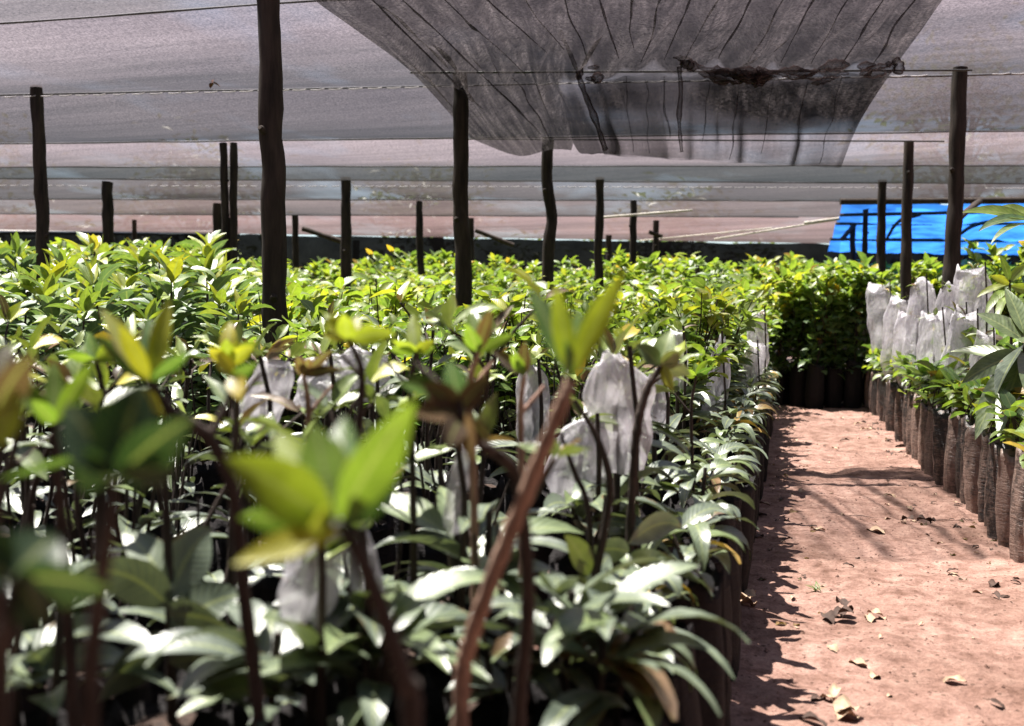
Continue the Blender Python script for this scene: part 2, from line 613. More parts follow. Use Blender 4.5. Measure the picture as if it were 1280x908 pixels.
def sleeve_mb(L=0.26, W=0.09, D=0.03, rnd=R, open_bottom=True, crimp=0.16):
    """crumpled flattened plastic sleeve pulled over a graft, hanging from z=0 (tied top at +L)"""
    mb = MB()
    n, rows = 36, 26
    ph = [rnd.random() * 6 for _ in range(10)]
    verts, faces = [], []
    for j in range(rows + 1):
        t = j / rows
        w = W * 0.5 * (1 - crimp * max(0, (t - 0.72) / 0.28) ** 1.6) * (1 - 0.30 * max(0, (0.25 - t) / 0.25) ** 1.4)
        d = D * 0.5 * (0.45 + 0.8 * math.sin(PI * (0.08 + 0.84 * t)))
        bx = 0.10 * W * math.sin(3.1 * t + ph[0])
        by = 0.35 * D * math.sin(4.3 * t + ph[1])
        for k in range(n):
            a = 2 * PI * k / n
            cr = 0.16 * math.sin(5 * a + ph[2] + 3 * t) + 0.13 * math.sin(9 * a + ph[3] - 7 * t) + 0.12 * math.sin(13 * t + ph[4] + 3 * a) + .7 * noise.noise(Vector((2.2 * math.cos(a) + ph[8], 2.2 * math.sin(a), t * 4.5 + ph[9])))
            x = w * math.cos(a) * (1 + 0.22 * cr) + bx
            y = d * math.sin(a) * (1 + 0.9 * cr) + by + 0.12 * D * math.sin(17 * t + ph[5] + 2 * a)
            z = L * t
            if j == 0 or j == rows:
                z += 0.05 * L * math.sin(2 * a + ph[6]) + 0.03 * L * math.sin(5 * a + ph[7])
            verts.append((x, y, z))
    for j in range(rows):
        for k in range(n):
            a, b = j * n + k, j * n + (k + 1) % n
            faces.append((a, b, b + n, a + n))
    faces.append(tuple(rows * n + k for k in range(n)))
    mb.add(verts, faces)
    return mb


def rdir(rnd, el):
    a = rnd.uniform(0, 2 * PI)
    return Vector((math.cos(a) * math.cos(el), math.sin(a) * math.cos(el), math.sin(el)))


BAGS = [bag_mb(rnd=random.Random(i + 5)).mesh('grow_bag', [M['bag'], M['soil']]) for i in range(5)]
BAGS_D = [bag_mb(r=0.072, rnd=random.Random(i + 50)).mesh('grow_bag', [M['bag_dusty'], M['soil']]) for i in range(7)]


def build_plant(name, cat, label, stem_mb, leaf_mb_, bag, leafm, group=None, stemm=None, extra=()):
    e = empty(name, (0, 0, 0), label, cat, group)
    kids = []
    if bag is not None:
        kids.append(link('grow_bag', bag, e))
    if stem_mb is not None:
        kids.append(link('stem', stem_mb.mesh('stem', stemm or M['stem']), e))
    if leaf_mb_ is not None and leaf_mb_.v:
        kids.append(link('foliage', leaf_mb_.mesh('foliage', leafm), e))
    for nm, me in extra:
        kids.append(link(nm, me, e))
    KIDS[e.name] = kids
    return e


# ------------------------------------------------------------------ plant prototypes
def leggy(i, H=0.70, tops=True):
    """near bed: bare dark stem, wide grey-green drooping leaves low down, a loose tuft on top"""
    r = random.Random(100 + i)
    st, lf = MB(), MB()
    top = Vector((r.uniform(-.07, .07), r.uniform(-.07, .07), H))
    mid = Vector((r.uniform(-.035, .035), r.uniform(-.035, .035), 0.52))
    pts = spline([(0, 0, 0.30), (0, 0, 0.36), mid, top], 5)
    tube(st, pts, [0.0062 - 0.0028 * k / len(pts) for k in range(len(pts))], 6, 0.12, rnd=r)
    # side twigs
    tips = [(top, (top - mid).normalized())]
    for _ in range(r.randint(1, 3)):
        b = mid.lerp(top, r.uniform(0.25, 0.9))
        d = rdir(r, r.uniform(0.4, 1.1))
        e = b + d * r.uniform(0.06, 0.13)
        tube(st, [b, b.lerp(e, .5) + Vector((0, 0, .006)), e], [0.0034, 0.003, 0.0022], 5, 0.1, rnd=r)
        tips.append((e, d))
    for _ in range(r.randint(2, 3)):
        a, q = r.uniform(0, 6.28), r.uniform(.02, .07)
        e = Vector((q * math.cos(a), q * math.sin(a), r.uniform(.48, H * .95)))
        b = Vector((e.x * .4, e.y * .4, .31))
        tube(st, spline([b, b.lerp(e, .5) + Vector((r.uniform(-.015, .015), r.uniform(-.015, .015), 0)), e], 4), [.0042, .004, .0037, .0035, .0033, .003, .0027, .0024, .002], 5, .12, rnd=r)
    for _ in range(r.randint(4, 6)):
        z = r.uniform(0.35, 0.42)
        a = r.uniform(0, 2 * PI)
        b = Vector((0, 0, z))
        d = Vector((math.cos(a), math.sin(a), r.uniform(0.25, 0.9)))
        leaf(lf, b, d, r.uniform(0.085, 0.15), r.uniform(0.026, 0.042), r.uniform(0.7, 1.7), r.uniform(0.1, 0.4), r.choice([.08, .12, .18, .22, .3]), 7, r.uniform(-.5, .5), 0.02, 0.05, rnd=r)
    for (p, d) in tips:
        for _ in range(r.randint(2, 4)):
            dd = (d * 0.5 + rdir(r, r.uniform(-0.2, 0.9))).normalized()
            kind = r.random()
            tone = r.choice([.35, .5, .58, .64, .68]) if kind < 0.84 else r.choice([.76, .82, .95, .97, .98])
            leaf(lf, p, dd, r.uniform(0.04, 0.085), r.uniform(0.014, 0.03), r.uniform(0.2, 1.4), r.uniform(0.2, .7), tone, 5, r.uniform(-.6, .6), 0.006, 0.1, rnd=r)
    for _ in range(r.randint(1, 3)):
        b = Vector((0, 0, .5)).lerp(top, r.uniform(0, 1))
        leaf(lf, b, rdir(r, r.uniform(-.1, .8)), r.uniform(0.05, 0.10), r.uniform(0.018, 0.03), r.uniform(0.4, 1.4), .3, r.choice([.2, .3, .45, .96]), 5, r.uniform(-.6, .6), 0.01, .08, rnd=r)
    return st, lf


def broad(i, H=1.15):
    """tall plant with big glossy leaves"""
    r = random.Random(200 + i)
    st, lf = MB(), MB()
    top = Vector((r.uniform(-.06, .06), r.uniform(-.06, .06), H - 0.08))
    pts = spline([(0, 0, .3), (r.uniform(-.03, .03), r.uniform(-.03, .03), .6), top], 6)
    tube(st, pts, [0.009 - 0.005 * k / len(pts) for k in range(len(pts))], 6, .1, rnd=r)
    n = r.randint(30, 38)
    for k in range(n):
        t = (k + r.random()) / n
        z = 0.45 + (H - 0.53) * t
        b = Vector(pts[min(len(pts) - 1, int(t * (len(pts) - 1)))])
        b.z = z
        a = k * 2.4 + r.uniform(-.4, .4)
        el = r.uniform(0.0, 0.7) + 0.35 * t
        d = Vector((math.cos(a) * math.cos(el), math.sin(a) * math.cos(el), math.sin(el)))
        L = r.uniform(0.15, 0.24) * (1.0 if t < .85 else .8)
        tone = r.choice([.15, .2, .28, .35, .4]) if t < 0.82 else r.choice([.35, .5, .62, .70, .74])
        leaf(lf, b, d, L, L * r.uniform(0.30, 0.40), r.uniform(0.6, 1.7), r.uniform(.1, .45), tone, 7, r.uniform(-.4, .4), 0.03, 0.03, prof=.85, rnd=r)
    for k in range(5):
        a = r.uniform(0, 6.28)
        el = r.uniform(.6, 1.4)
        d = Vector((math.cos(a) * math.cos(el), math.sin(a) * math.cos(el), math.sin(el)))
        leaf(lf, top, d, r.uniform(.10, .16), r.uniform(.035, .055), r.uniform(.1, .6), .4, r.choice([.62, .70, .75, .78]), 6, r.uniform(-.4, .4), .01, rnd=r)
    return st, lf


def small(i, H=0.85, n=150, spread=0.17, L0=0.072, ts=0.0):
    """bushy plant of small light leaves over thin dark stems"""
    r = random.Random(300 + i)
    st, lf = MB(), MB()
    tips = []
    base = Vector((0, 0, .32))
    hub = Vector((r.uniform(-.02, .02), r.uniform(-.02, .02), .45))
    tube(st, [base, base.lerp(hub, .5), hub], [.006, .0055, .005], 6, .1, rnd=r)
    for k in range(r.randint(6, 9)):
        a = r.uniform(0, 6.28)
        rr = spread * math.sqrt(r.random())
        e = Vector((rr * math.cos(a), rr * math.sin(a), H - r.uniform(0, .16) - 0.06))
        m = hub.lerp(e, .5) + Vector((r.uniform(-.02, .02), r.uniform(-.02, .02), .03))
        p = spline([hub, m, e], 4)
        tube(st, p, [.004 - .002 * q / len(p) for q in range(len(p))], 5, .1, rnd=r)
        tips.append(p)
    for k in range(n):
        p = r.choice(tips)
        t = r.random() ** .55
        b = p[min(len(p) - 1, int(t * len(p)))] + Vector((r.uniform(-.02, .02), r.uniform(-.02, .02), r.uniform(-.02, .02)))
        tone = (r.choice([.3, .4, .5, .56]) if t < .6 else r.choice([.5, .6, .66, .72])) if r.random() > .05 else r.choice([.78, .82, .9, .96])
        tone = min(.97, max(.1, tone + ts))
        L = L0 * r.uniform(.6, 1.35)
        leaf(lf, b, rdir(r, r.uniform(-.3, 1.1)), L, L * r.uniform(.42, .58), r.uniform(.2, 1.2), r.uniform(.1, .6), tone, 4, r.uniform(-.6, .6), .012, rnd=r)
    return st, lf


SEED = []
GN = 'leggy seedlings crowding the near left bed'
for i in range(10):
    s, l = leggy(i, R.uniform(.60, .72))
    SEED.append(build_plant('leggy_seedling', 'seedling', 'leggy dark-stemmed seedling with drooping grey-green leaves packed in the near left bed', s, l, BAGS[i % 5], M['leaf_grey'], GN))
# proto roots are themselves placed as the first plants
PROTO = {'leggy': SEED}
GB = 'big-leaved seedlings in the left bed'
PROTO['broad'] = [build_plant('broad_leaf_seedling', 'seedling', 'tall seedling with big glossy white-sheened leaves in the left bed around the thick post', *broad(i, 1.12), BAGS[i % 5], M['leaf_broad'], GB) for i in range(7)]
GS = 'small-leaved seedlings in the middle bed'
PROTO['small'] = [build_plant('small_leaf_seedling', 'seedling', 'bushy light green seedling with many small leaves in the middle of the bed', *small(i, (.84, .84, .80, .92, .84, .76, .98, .86)[i], (150, 130, 170, 90, 150, 110, 60, 140)[i], (.17, .16, .18, .14, .17, .15, .12, .17)[i], (.072, .065, .06, .085, .072, .08, .095, .07)[i], (0, 0, -.1, .05, 0, .1, .04, -.12)[i]), BAGS[i % 5], M['leaf_small'], GS) for i in range(8)]
GF = 'bushy saplings at the far end of the nursery'
PROTO['bushy'] = [build_plant('bushy_sapling', 'sapling', 'bushy yellow-green sapling standing in the far rows before the black cloth', *small(40 + i, 1.22, 230, .30, .095), BAGS[i % 5], M['leaf_small'], GF) for i in range(8)]
USED = set()


def place(kind, x, y, s, label=None, group=None, rnd=R, z=0):
    ps = PROTO[kind]
    p = rnd.choice(ps)
    rz = rnd.uniform(0, 6.28)
    tl = (rnd.uniform(-.05, .05), rnd.uniform(-.05, .05))
    if p.name not in USED:
        USED.add(p.name)
        p.location = (x, y, z)
        p.rotation_euler = (tl[0], tl[1], rz)
        p.scale = (s, s, s)
        if label:
            p['label'] = label
        if group:
            p['group'] = group
        return p
    return copy_thing(p, (x, y, z), rz, s, label, group, tl)


# ------------------------------------------------------------------ ground, path
def grid_obj(name, x0, x1, y0, y1, step, zf, m, kind='structure'):
    nx, ny = int((x1 - x0) / step) + 1, int((y1 - y0) / step) + 1
    v = [(x0 + i * step, y0 + j * step, zf(x0 + i * step, y0 + j * step)) for j in range(ny) for i in range(nx)]
    f = [(j * nx + i, j * nx + i + 1, (j + 1) * nx + i + 1, (j + 1) * nx + i) for j in range(ny - 1) for i in range(nx - 1)]
    mb = MB()
    mb.add(v, f)
    o = link(name, mb.mesh(name, m))
    tag(o, kind=kind)
    return o


def path_z(x, y):
    p = Vector((x, y, 0))
    return 0.016 * noise.noise(p * 3.1) + 0.015 * noise.noise(p * 7 + Vector((3, 0, 0))) + .004 * noise.noise(p * 45) + .035 * max(0, x - .52) + .05 * max(0, -.05 - x) + 0.0045 * noise.noise(p * 24 + Vector((5, 2, 1))) + 0.012 * max(0, abs(x - 0.25) - 0.25)


g = MB()
g.add([(-400, -400, -.03), (400, -400, -.03), (400, 400, -.03), (-400, 400, -.03)], [(0, 1, 2, 3)])
tag(link('ground', g.mesh('ground', M['ground'])), kind='structure')
grid_obj('path', -0.55, 1.0, 0.5, 9.1, 0.013, path_z, M['path'])
grid_obj('bed_ground', -18.0, -0.56, 0.2, 21, 0.6, lambda x, y: -0.012 + .01 * noise.noise(Vector((x, y, 3))), M['soil'])

grid_obj('bed_ground', -0.54, 9, 9.12, 21, 0.5, lambda x, y: -0.012 + .01 * noise.noise(Vector((x, y, 3))), M['soil'])
# ------------------------------------------------------------------ roof net
ZR = 2.2
seam_px = [
    [(0, 35), (200, 22), (400, 8)],
    [(0, 127), (430, 109), (1280, 100)],
    [(0, 186), (430, 175), (1060, 168), (1280, 171)],
    [(0, 215), (430, 210), (800, 206), (1280, 214)],
    [(0, 231), (430, 222), (830, 228), (1280, 236)],
    [(0, 253), (430, 251), (830, 251), (1280, 256)],
    [(0, 270), (430, 272), (830, 271), (1280, 276)],
    [(0, 284), (200, 293), (430, 302), (700, 303), (1040, 306), (1280, 309)],
]
XS = np.linspace(-19, 8, 73)
seams = []
for ln in seam_px:
    w = [on_z(px, py, ZR) for px, py in ln]
    c = np.polyfit([q.x for q in w], [q.y for q in w], 1)
    seams.append(np.polyval(c, XS))
s1 = seams[0]
seams = [s1 * 0 - 9.0, s1 * 0 + .35, s1 - 2.0] + seams
TARP_X0, TARP_Y0 = 0.62, 13.2
spec = [  # thread colour, open share seen square on, share of light let through
    ((0.022, 0.020, 0.022), 0.30, 0.30), ((0.032, 0.027, 0.030), 0.78, 0.40), ((0.176, 0.152, 0.168), 0.78, 0.64),  # first two strips lie out of view, darkened to cut overhead fill light
    ((0.100, 0.086, 0.096), 0.80, 0.56), ((0.060, 0.052, 0.057), 0.80, 0.54), ((0.116, 0.097, 0.106), 0.80, 0.58),
    ((0.035, 0.034, 0.034), 0.80, 0.52), ((0.055, 0.048, 0.050), 0.80, 0.52), ((0.077, 0.062, 0.063), 0.80, 0.55), ((0.116, 0.082, 0.083), 0.80, 0.58)]
roof = empty('shade_net_roof', (0, 10, ZR), 'grey shade net roof of sewn strips stretched over the posts', 'shade net')
ctrl = []
NV = 9
for k in range(len(seams) - 1):
    mb = MB()
    a, b = seams[k], seams[k + 1]
    v, f = [], []
    for i, x in enumerate(XS):
        for j in range(NV + 1):
            t = j / NV
            y = a[i] + (b[i] - a[i]) * t
            sag = 0.055 * math.sin(PI * t) * (1 + .5 * noise.noise(Vector((x * .5, k * 3.1, 0))))
            rip = 0.014 * noise.noise(Vector((x * .9, y * 3.4, k))) + 0.02 * noise.noise(Vector((x * .35, y * .9, k)))
            v.append((x, y - 10, 0.03 - sag + rip * math.sin(PI * t)))
    for i in range(len(XS) - 1):
        for j in range(NV):
            q = i * (NV + 1) + j
            if XS[i] > TARP_X0 + .1 and (a[i] + (b[i] - a[i]) * j / NV) > TARP_Y0:
                continue
            f.append((q, q + NV + 1, q + NV + 2, q + 1))
    mb.add(v, f, 0.0, [(i / 10, j / NV) for i in range(len(XS)) for j in range(NV + 1)])
    col, tr, tl = spec[k]
    col = (col[0] * .92, col[1] * .93, col[2] * .91)
    link('net_panel', mb.mesh('net_panel', net_material('shade_net', col, tr, tl, sag_shade=.45)), roof)
    if 3 <= k + 0 and k < len(seams):
        sb = MB()
        pts = [(x, a[i] - 10 + .02 * noise.noise(Vector((x, k, 0))), 0.024 + .006 * noise.noise(Vector((x * 2, k, 5)))) for i, x in enumerate(XS) if not (x > TARP_X0 - .2 and a[i] > TARP_Y0)]
        tube(sb, pts, 0.0045 + .0005 * k, 5, 0.3)
        link('seam', sb.mesh('seam', M['seam']), roof)

# pale stitching beside two of the seams
M['stitch'] = simple('stitching_thread', (0.40, 0.37, 0.39), 0.8)
for k, off in ((4, -.34), (7, -.25)):
    mb = MB()
    x = -13.0
    while x < (0.6 if k > 7 else 6.5):
        y = float(np.interp(x, XS, seams[k])) + off + .02 * noise.noise(Vector((x, k, 2)))
        t = (y - float(np.interp(x, XS, seams[k - 1]))) / max(.1, float(np.interp(x, XS, seams[k] - seams[k - 1])))
        z = -.055 * math.sin(PI * min(1, max(0, t))) * 1.5 - .012
        if noise.noise(Vector((x * .7, k * 9, off))) > -.25:
            r_ = .0022 + .0002 * k
            tube(mb, [(x, y - 10, z), (x + .045, y - 10, z - .004), (x + .09, y - 10, z)], r_, 4, .1)
        x += .11 + .05 * noise.noise(Vector((x * 9, k, 1)))
    link('stitching', mb.mesh('stitching', M['stitch']), roof)

# second net draped under the roof
def lerp_row(row, u):
    n = len(row) - 1
    q = min(n - 1e-6, max(0, u * n))
    i = int(q)
    t = q - i
    P = [row[max(0, i - 1)], row[i], row[i + 1], row[min(n, i + 2)]]
    return 0.5 * ((2 * P[1]) + (P[2] - P[0]) * t + (2 * P[0] - 5 * P[1] + 4 * P[2] - P[3]) * t * t + (3 * P[1] - P[0] - 3 * P[2] + P[3]) * t ** 3)


ZD = 2.07
W1 = on_z(575, 92, ZD).y
rows_px = [
    [(318, -70), (440, -70), (580, -70), (728, -70), (902, -70), (1062, -70), (1238, -70)],
    [(355, -34), (472, -34), (600, -34), (737, -34), (896, -34), (1046, -34), (1208, -34)],
    [(392, 0), (500, 0), (620, 0), (745, 0), (890, 0), (1030, 0), (1178, 0)],
    [(455, 46), (545, 46), (640, 48), (735, 50), (870, 45), (995, 50), (1150, 40)],
    [(513, 90), (575, 91), (650, 91), (722, 92), (848, 84), (965, 92), (1118, 84)],
    [(560, 140), (600, 138), (672, 142), (738, 142), (848, 140), (958, 150), (1076, 150)],
    [(590, 174), (648, 195), (692, 187), (752, 192), (850, 198), (955, 204), (1052, 208)]]
rows_w = []
for j, rw in enumerate(rows_px):
    o = []
    for i, (px, py) in enumerate(rw):
        if j <= 4 or i <= 2:
            p = on_z(px, py, ZD - (0.03 if i == 2 and j > 4 else 0))
        else:
            p = on_y(px, py, W1 + 0.02 * j)
        o.append(p)
    rows_w.append(o)
NU, NVV = 150, 70
dm = MB()
v, f = [], []
for j in range(NVV + 1):
    vv = j / NVV
    for i in range(NU + 1):
        u = i / NU
        p = lerp_row([lerp_row(rw, u) for rw in rows_w], vv)
        hang = 0.0
        if vv > .66 and u > .42:
            hang = min(1, (vv - .66) / .05) * min(1, (u - .42) / .08)
        wv = math.sin(u * 62 + 1.2 * math.sin(u * 9 + vv * 3)) + .6 * math.sin(u * 121 + 2 * vv) + .8 * noise.noise(Vector((u * 14, vv * 3, 0)))
        amp = 0.036 * (0.5 + 0.9 * vv)
        wv += 1.2 * noise.noise(Vector((u * 30, vv * 9, 3)))
        wv *= min(1, u / .10 + .05) * min(1, (1 - u) / .08 + .05)
        if u < .42 and vv > .7:
            wv *= max(0, 1 - (vv - .7) / .25)
        sag = -0.05 * math.sin(PI * min(1, vv / .66)) * math.sin(PI * u)
        p = p + Vector((0.012 * wv * hang, 0.010 * wv * hang, (amp * wv + sag) * (1 - hang)))
        v.append(p)
for j in range(NVV):
    for i in range(NU):
        q = j * (NU + 1) + i
        f.append((q, q + 1, q + NU + 2, q + NU + 1))
dm.add(v, f, 0.0, [(i / NU, j / NVV) for j in range(NVV + 1) for i in range(NU + 1)])
drape = empty('draped_shade_net', (0, W1, 0), 'dark wrinkled loose net draped over a wire under the roof', 'shade net')
dm.v = [Vector(q) - Vector((0, W1, 0)) for q in dm.v]
DN = net_material('draped_net', (0.023, 0.021, 0.022), 0.84, 0.45, (46, 2.2, 1), 0.6, .3, 'UV', .21)
link('net_sheet', dm.mesh('net_sheet', DN), drape)
# bunched folds of net gathered along the wire
BN = net_material('bunched_net', (0.045, 0.033, 0.034), 0.75, 0.4, (9, 9, 9), .6, .4, floor_=.12)
rline = spline([on_y(px, py, W1 - 0.05) - Vector((0, W1, 0)) for px, py in ((715, 86), (735, 93), (780, 88), (842, 74), (865, 84), (900, 92), (935, 97), (970, 96), (1010, 97), (1040, 90), (1075, 88), (1105, 82), (1128, 70))], 8)
rf = random.Random(77)
for q in range(26):
    i0 = int(len(rline) * (rf.uniform(.22, .88) if q > 4 else rf.uniform(0, .12)))
    ln = rf.randint(5, 16) if q > 4 else 4
    seg_ = rline[i0:i0 + ln]
    if len(seg_) < 4:
        seg_ = rline[-5:]
    off = Vector((0, rf.uniform(-.03, .03), rf.uniform(-.035, .03)))
    rm = rf.uniform(.014, .036)
    pts = [p + off + Vector((0, 0, .025 * noise.noise(p * 6 + Vector((q, 0, 0))))) for p in seg_]
    kb = MB()
    tube(kb, pts, [max(.004, rm * math.sin(PI * (k + .4) / (len(pts) - .2)) * rf.uniform(.6, 1.3)) for k in range(len(pts))], 12, .13, rnd=rf)
    link('gathered_fold', kb.mesh('gathered_fold', BN), drape)
for line, r0 in ((((722, 90), (730, 115), (744, 150), (757, 188)), .02), (((849, 84), (851, 115), (849, 150), (852, 190)), .017), (((1118, 74), (1124, 82), (1122, 92)), .03), (((700, 40), (712, 66), (722, 90)), .014)):
    pts = spline([on_y(px, py, W1 - .06) - Vector((0, W1, 0)) for px, py in line], 6)
    kb = MB()
    tube(kb, pts, [r0 * (.55 + .5 * noise.noise(Vector((k * .4, r0 * 99, 0))) + .25 * math.sin(PI * k / len(pts))) for k in range(len(pts))], 10, .1, rnd=rf)
    link('hanging_fold', kb.mesh('hanging_fold', BN), drape)
# narrow pleats where the loose net doubles on itself
PL = net_material('pleat_net', (0.024, 0.021, 0.023), 0.8, 0.35, (9, 9, 9), .5, .5, floor_=.4)
for q, ((xa, ya), (xb, yb), hang_) in enumerate((((1160, -30), (1084, 94), 0), ((1128, -40), (1046, 90), 0), ((1082, -40), (1004, 93), 0), ((1040, -40), (966, 92), 0), ((1000, -40), (930, 92), 0), ((958, -40), (892, 86), 0), ((918, -40), (852, 82), 0),
        ((880, -40), (826, 88), 0), ((838, -30), (800, 90), 0), ((430, -30), (604, 136), 0), ((462, -40), (650, 140), 0), ((520, -40), (688, 128), 0), ((566, -40), (716, 92), 0), ((628, -40), (722, 88), 0), ((690, -40), (738, 84), 0), ((740, -40), (772, 86), 0),
        ((790, -40), (790, 60), 0), ((610, 100), (676, 168), 0), ((640, 98), (690, 178), 0), ((782, 96), (790, 190), 1), ((806, 100), (812, 192), 1), ((832, 96), (836, 192), 1), ((884, 100), (880, 196), 1), ((925, 104), (912, 200), 1), ((968, 102), (950, 202), 1), ((1010, 100), (990, 203), 1), ((1052, 96), (1024, 205), 1))):
    rq = random.Random(500 + q)
    pts = []
    for k in range(11):
        t = k / 10
        px, py = xa + (xb - xa) * t + 7 * noise.noise(Vector((t * 3, q * 2.7, 0))), ya + (yb - ya) * t
        p = on_y(px, py, W1 + .01) if hang_ else on_z(px, py, ZD - .045)
        pts.append(p - Vector((0, W1, 0)))
    t1 = rq.uniform(.88, 1.08)
    pts = pts[:max(5, int(11 * t1))]
    pts = spline(pts, 3)
    rm = rq.uniform(.0028, .0065)
    kb = MB()
    tube(kb, pts, [max(.002, rm * (.75 + .7 * noise.noise(Vector((k * .25, q * 5.1, 1)))) * math.sin(PI * (k + .6) / (len(pts) + .2)) ** .5) for k in range(len(pts))], 8, .15, rnd=rq)
    link('pleat', kb.mesh('pleat', PL), drape)
# the hanging hem is folded double
cb = MB()
cv, cf, idx = [], [], {}
for j in range(int(.69 * NVV), NVV + 1):
    for i in range(int(.5 * NU), NU + 1):
        idx[(i, j)] = len(cv)
        cv.append(Vector(v[j * (NU + 1) + i]) - Vector((0, W1, 0)) + Vector((0, .05 + .02 * math.sin(i * .4), 0)))
for (i, j) in idx:
    if (i + 1, j + 1) in idx:
        cf.append((idx[(i, j)], idx[(i + 1, j)], idx[(i + 1, j + 1)], idx[(i, j + 1)]))
cb.add(cv, cf, 0.0, [(i / NU * 1.1 + .3, j / NVV) for (i, j) in idx])
link('folded_hem', cb.mesh('folded_hem', DN), drape)

# ------------------------------------------------------------------ posts
POSTS = [  # top px, top py, width px, foot px (None: straight), kinks, label
    (331, -92, 30, 349, [(0.30, 3), (.62, 3)], 'thickest dark wooden post, running out of the top of the picture'),
    (575, 90, 20, 583, [(0.5, -2)], 'dark wooden post holding the near corner of the draped net'),
    (685, 173, 15, 685, [(0.25, -2), (0.42, 5)], 'crooked dark wooden post with a bulge, under the draped net'),
    (750, 222, 11, 748, [(0.5, -2)], 'thin dark post carrying the left end of a white string'),
    (792, 251, 9, 790, [], 'thin dark post just right of the post with the white string'),
    (820, 276, 8, 818, [], 'short far post with a snag on its side, right of the white string post'),
    (46, 108, 16, 58, [(0.5, 2)], 'dark wooden post rising from big leaves, leftmost of all posts'),
    (279, 179, 10, 288, [], 'left stake of the pair leaning together in a V'),
    (292, 179, 10, 290, [], 'right stake of the pair leaning together in a V'),
    (432, 222, 13, 433, [], 'plain dark post midway between the thickest post and the draped net corner'),
    (524, 252, 9, 526, [(0.6, 2)], 'thin knotty post left of the draped net corner post'),
    (589, 273, 8, 589, [], 'short far post almost hidden behind the draped net corner post'),
    (134, 228, 14, 137, [], 'stubby dark post second from the left edge'),
    (272, 255, 13, 275, [], 'short dark post just left of the V shaped pair'),
    (369, 270, 8, 371, [], 'short far post just right of the thickest post'),
    (168, 275, 6, 168, [], 'tiny far post in front of a pale gap at the net edge'),
    (445, 301, 9, 446, [], 'low far stub right of the plain dark post'),
    (761, 293, 8, 761, [], 'low far stub right of the white string post'),
    (1200, 85, 19, 1182, [(0.5, 2)], 'tallest post before the blue tarpaulin, with a sunlit mossy edge'),
    (1136, 177, 13, 1130, [(0.4, -1)], 'second tallest post before the blue tarpaulin'),
    (1103, 225, 11, 1099, [], 'third tallest post before the blue tarpaulin'),
    (1082, 254, 7, 1079, [], 'thin fourth post before the blue tarpaulin'),
    (1066, 280, 7, 1063, [(0.4, 2)], 'shortest forked post before the left edge of the blue tarpaulin'),
]
post_pos = {}
for (px, py, w, fx, kinks, lab) in POSTS:
    T = on_z(px, py, ZR)
    d = depth(T)
    r = 0.5 * w / F * d * 1.02
    foot = CAM + ray(fx, 400) * d
    foot = Vector((foot.x, foot.y, -0.25))
    e = empty('post', (foot.x, foot.y, 0), lab, 'post', 'wooden posts holding up the net')
    n = 22
    pts, rad = [], []
    rr = random.Random(int(px * 7 + py))
    sidev = MROT @ Vector((1, 0, 0))
    for k in range(n + 1):
        t = k / n
        p = T.lerp(foot, t)
        off = 0
        tv = t * (ZR + .25) / (ZR - CAM.z + .05)
        for kt, ko in kinks:
            off += ko * math.exp(-((tv - kt) / .13) ** 2)
        p = p + sidev * (off / F * d + rr.uniform(-1, 1) * r * .07)
        p = p + Vector((0, 1, 0)) * rr.uniform(-1, 1) * r * .1
        pts.append(p - Vector((foot.x, foot.y, 0)))
        rad.append(r * (0.92 + .16 * t) * (1 + rr.uniform(-.07, .07)))
    pts.reverse()
    rad.reverse()
    pts = spline(pts, 2)
    rad = [rad[min(len(rad) - 1, i // 2)] if i % 2 == 0 else .5 * (rad[i // 2] + rad[min(len(rad) - 1, i // 2 + 1)]) for i in range(len(pts))]
    mb = MB()
    tube(mb, pts, rad, 14, .045, rnd=rr, capmi=1)
    link('trunk', mb.mesh('post_trunk', [M['post'], M['post_cut']]), e)
    # stubs of cut branches
    for _ in range(3):
        kb = MB()
        i = rr.randint(8, len(pts) - 6)
        a = rr.uniform(PI, 2 * PI)
        dd = Vector((math.cos(a), math.sin(a), .5)).normalized()
        b = pts[i] + dd * r * .6
        tube(kb, [b, b + dd * r * .65, b + dd * r * .9], [r * .4, r * .3, r * .2], 7, .1, rnd=rr)
        link('knot', kb.mesh('post_knot', M['post']), e)
    post_pos[(px, py)] = (T, d)
# fork and braces beside a few posts
def pole(name, p0, p1, r, lab, cat, m, group=None, sag=0.0, mid=None):
    mb = MB()
    p0, p1 = Vector(p0), Vector(p1)
    o = p0.copy()
    n = 12
    pts = []
    for k in range(n + 1):
        t = k / n
        q = p0.lerp(p1, t) - Vector((0, 0, sag * 4 * t * (1 - t)))
        pts.append(q - o)
    tube(mb, pts, r, 7, .12)
    ob = link(name, mb.mesh(name, m), None, o)
    return tag(ob, lab, cat, group)


d1, d2, d3 = 12.6, 16.0, 14.6
pole('brace_pole', at(378, 286, 13.4), at(430, 303, 13.4), .035, 'slanting brace pole by the far post right of the thickest post', 'pole', M['pole'])
pole('brace_pole', at(594, 288, 14.0), at(642, 307, 14.0), .032, 'slanting brace pole right of the draped net corner post', 'pole', M['pole'])
pole('brace_pole', at(1052, 300, 15.0), at(1069, 280, 15.0), .035, 'short forked stick leaning on the shortest post by the tarpaulin', 'pole', M['pole'])
pole('brace_pole', at(1195, 275, 8.2), at(1224, 252, 9.4), .03, 'short slanting stick between the tallest right post and the tarpaulin', 'pole', M['pole'])
pole('snag_stick', at(811, 290, 14.2), at(828, 296, 14.2), .03, 'short snag stick across the far post right of the string', 'stick', M['pole'])
pole('edge_pole', at(-60, 290, 17.3), at(300, 292, 18.0), .05, 'long pale pole along the far net edge at the left', 'pole', simple('grey_pole', (0.34, 0.30, 0.28)))
pole('roof_wire', on_z(513, 91, ZD + .03), on_z(1215, 88, ZD + .03), .006, 'taut dark wire carrying the draped net', 'wire', M['wire'])
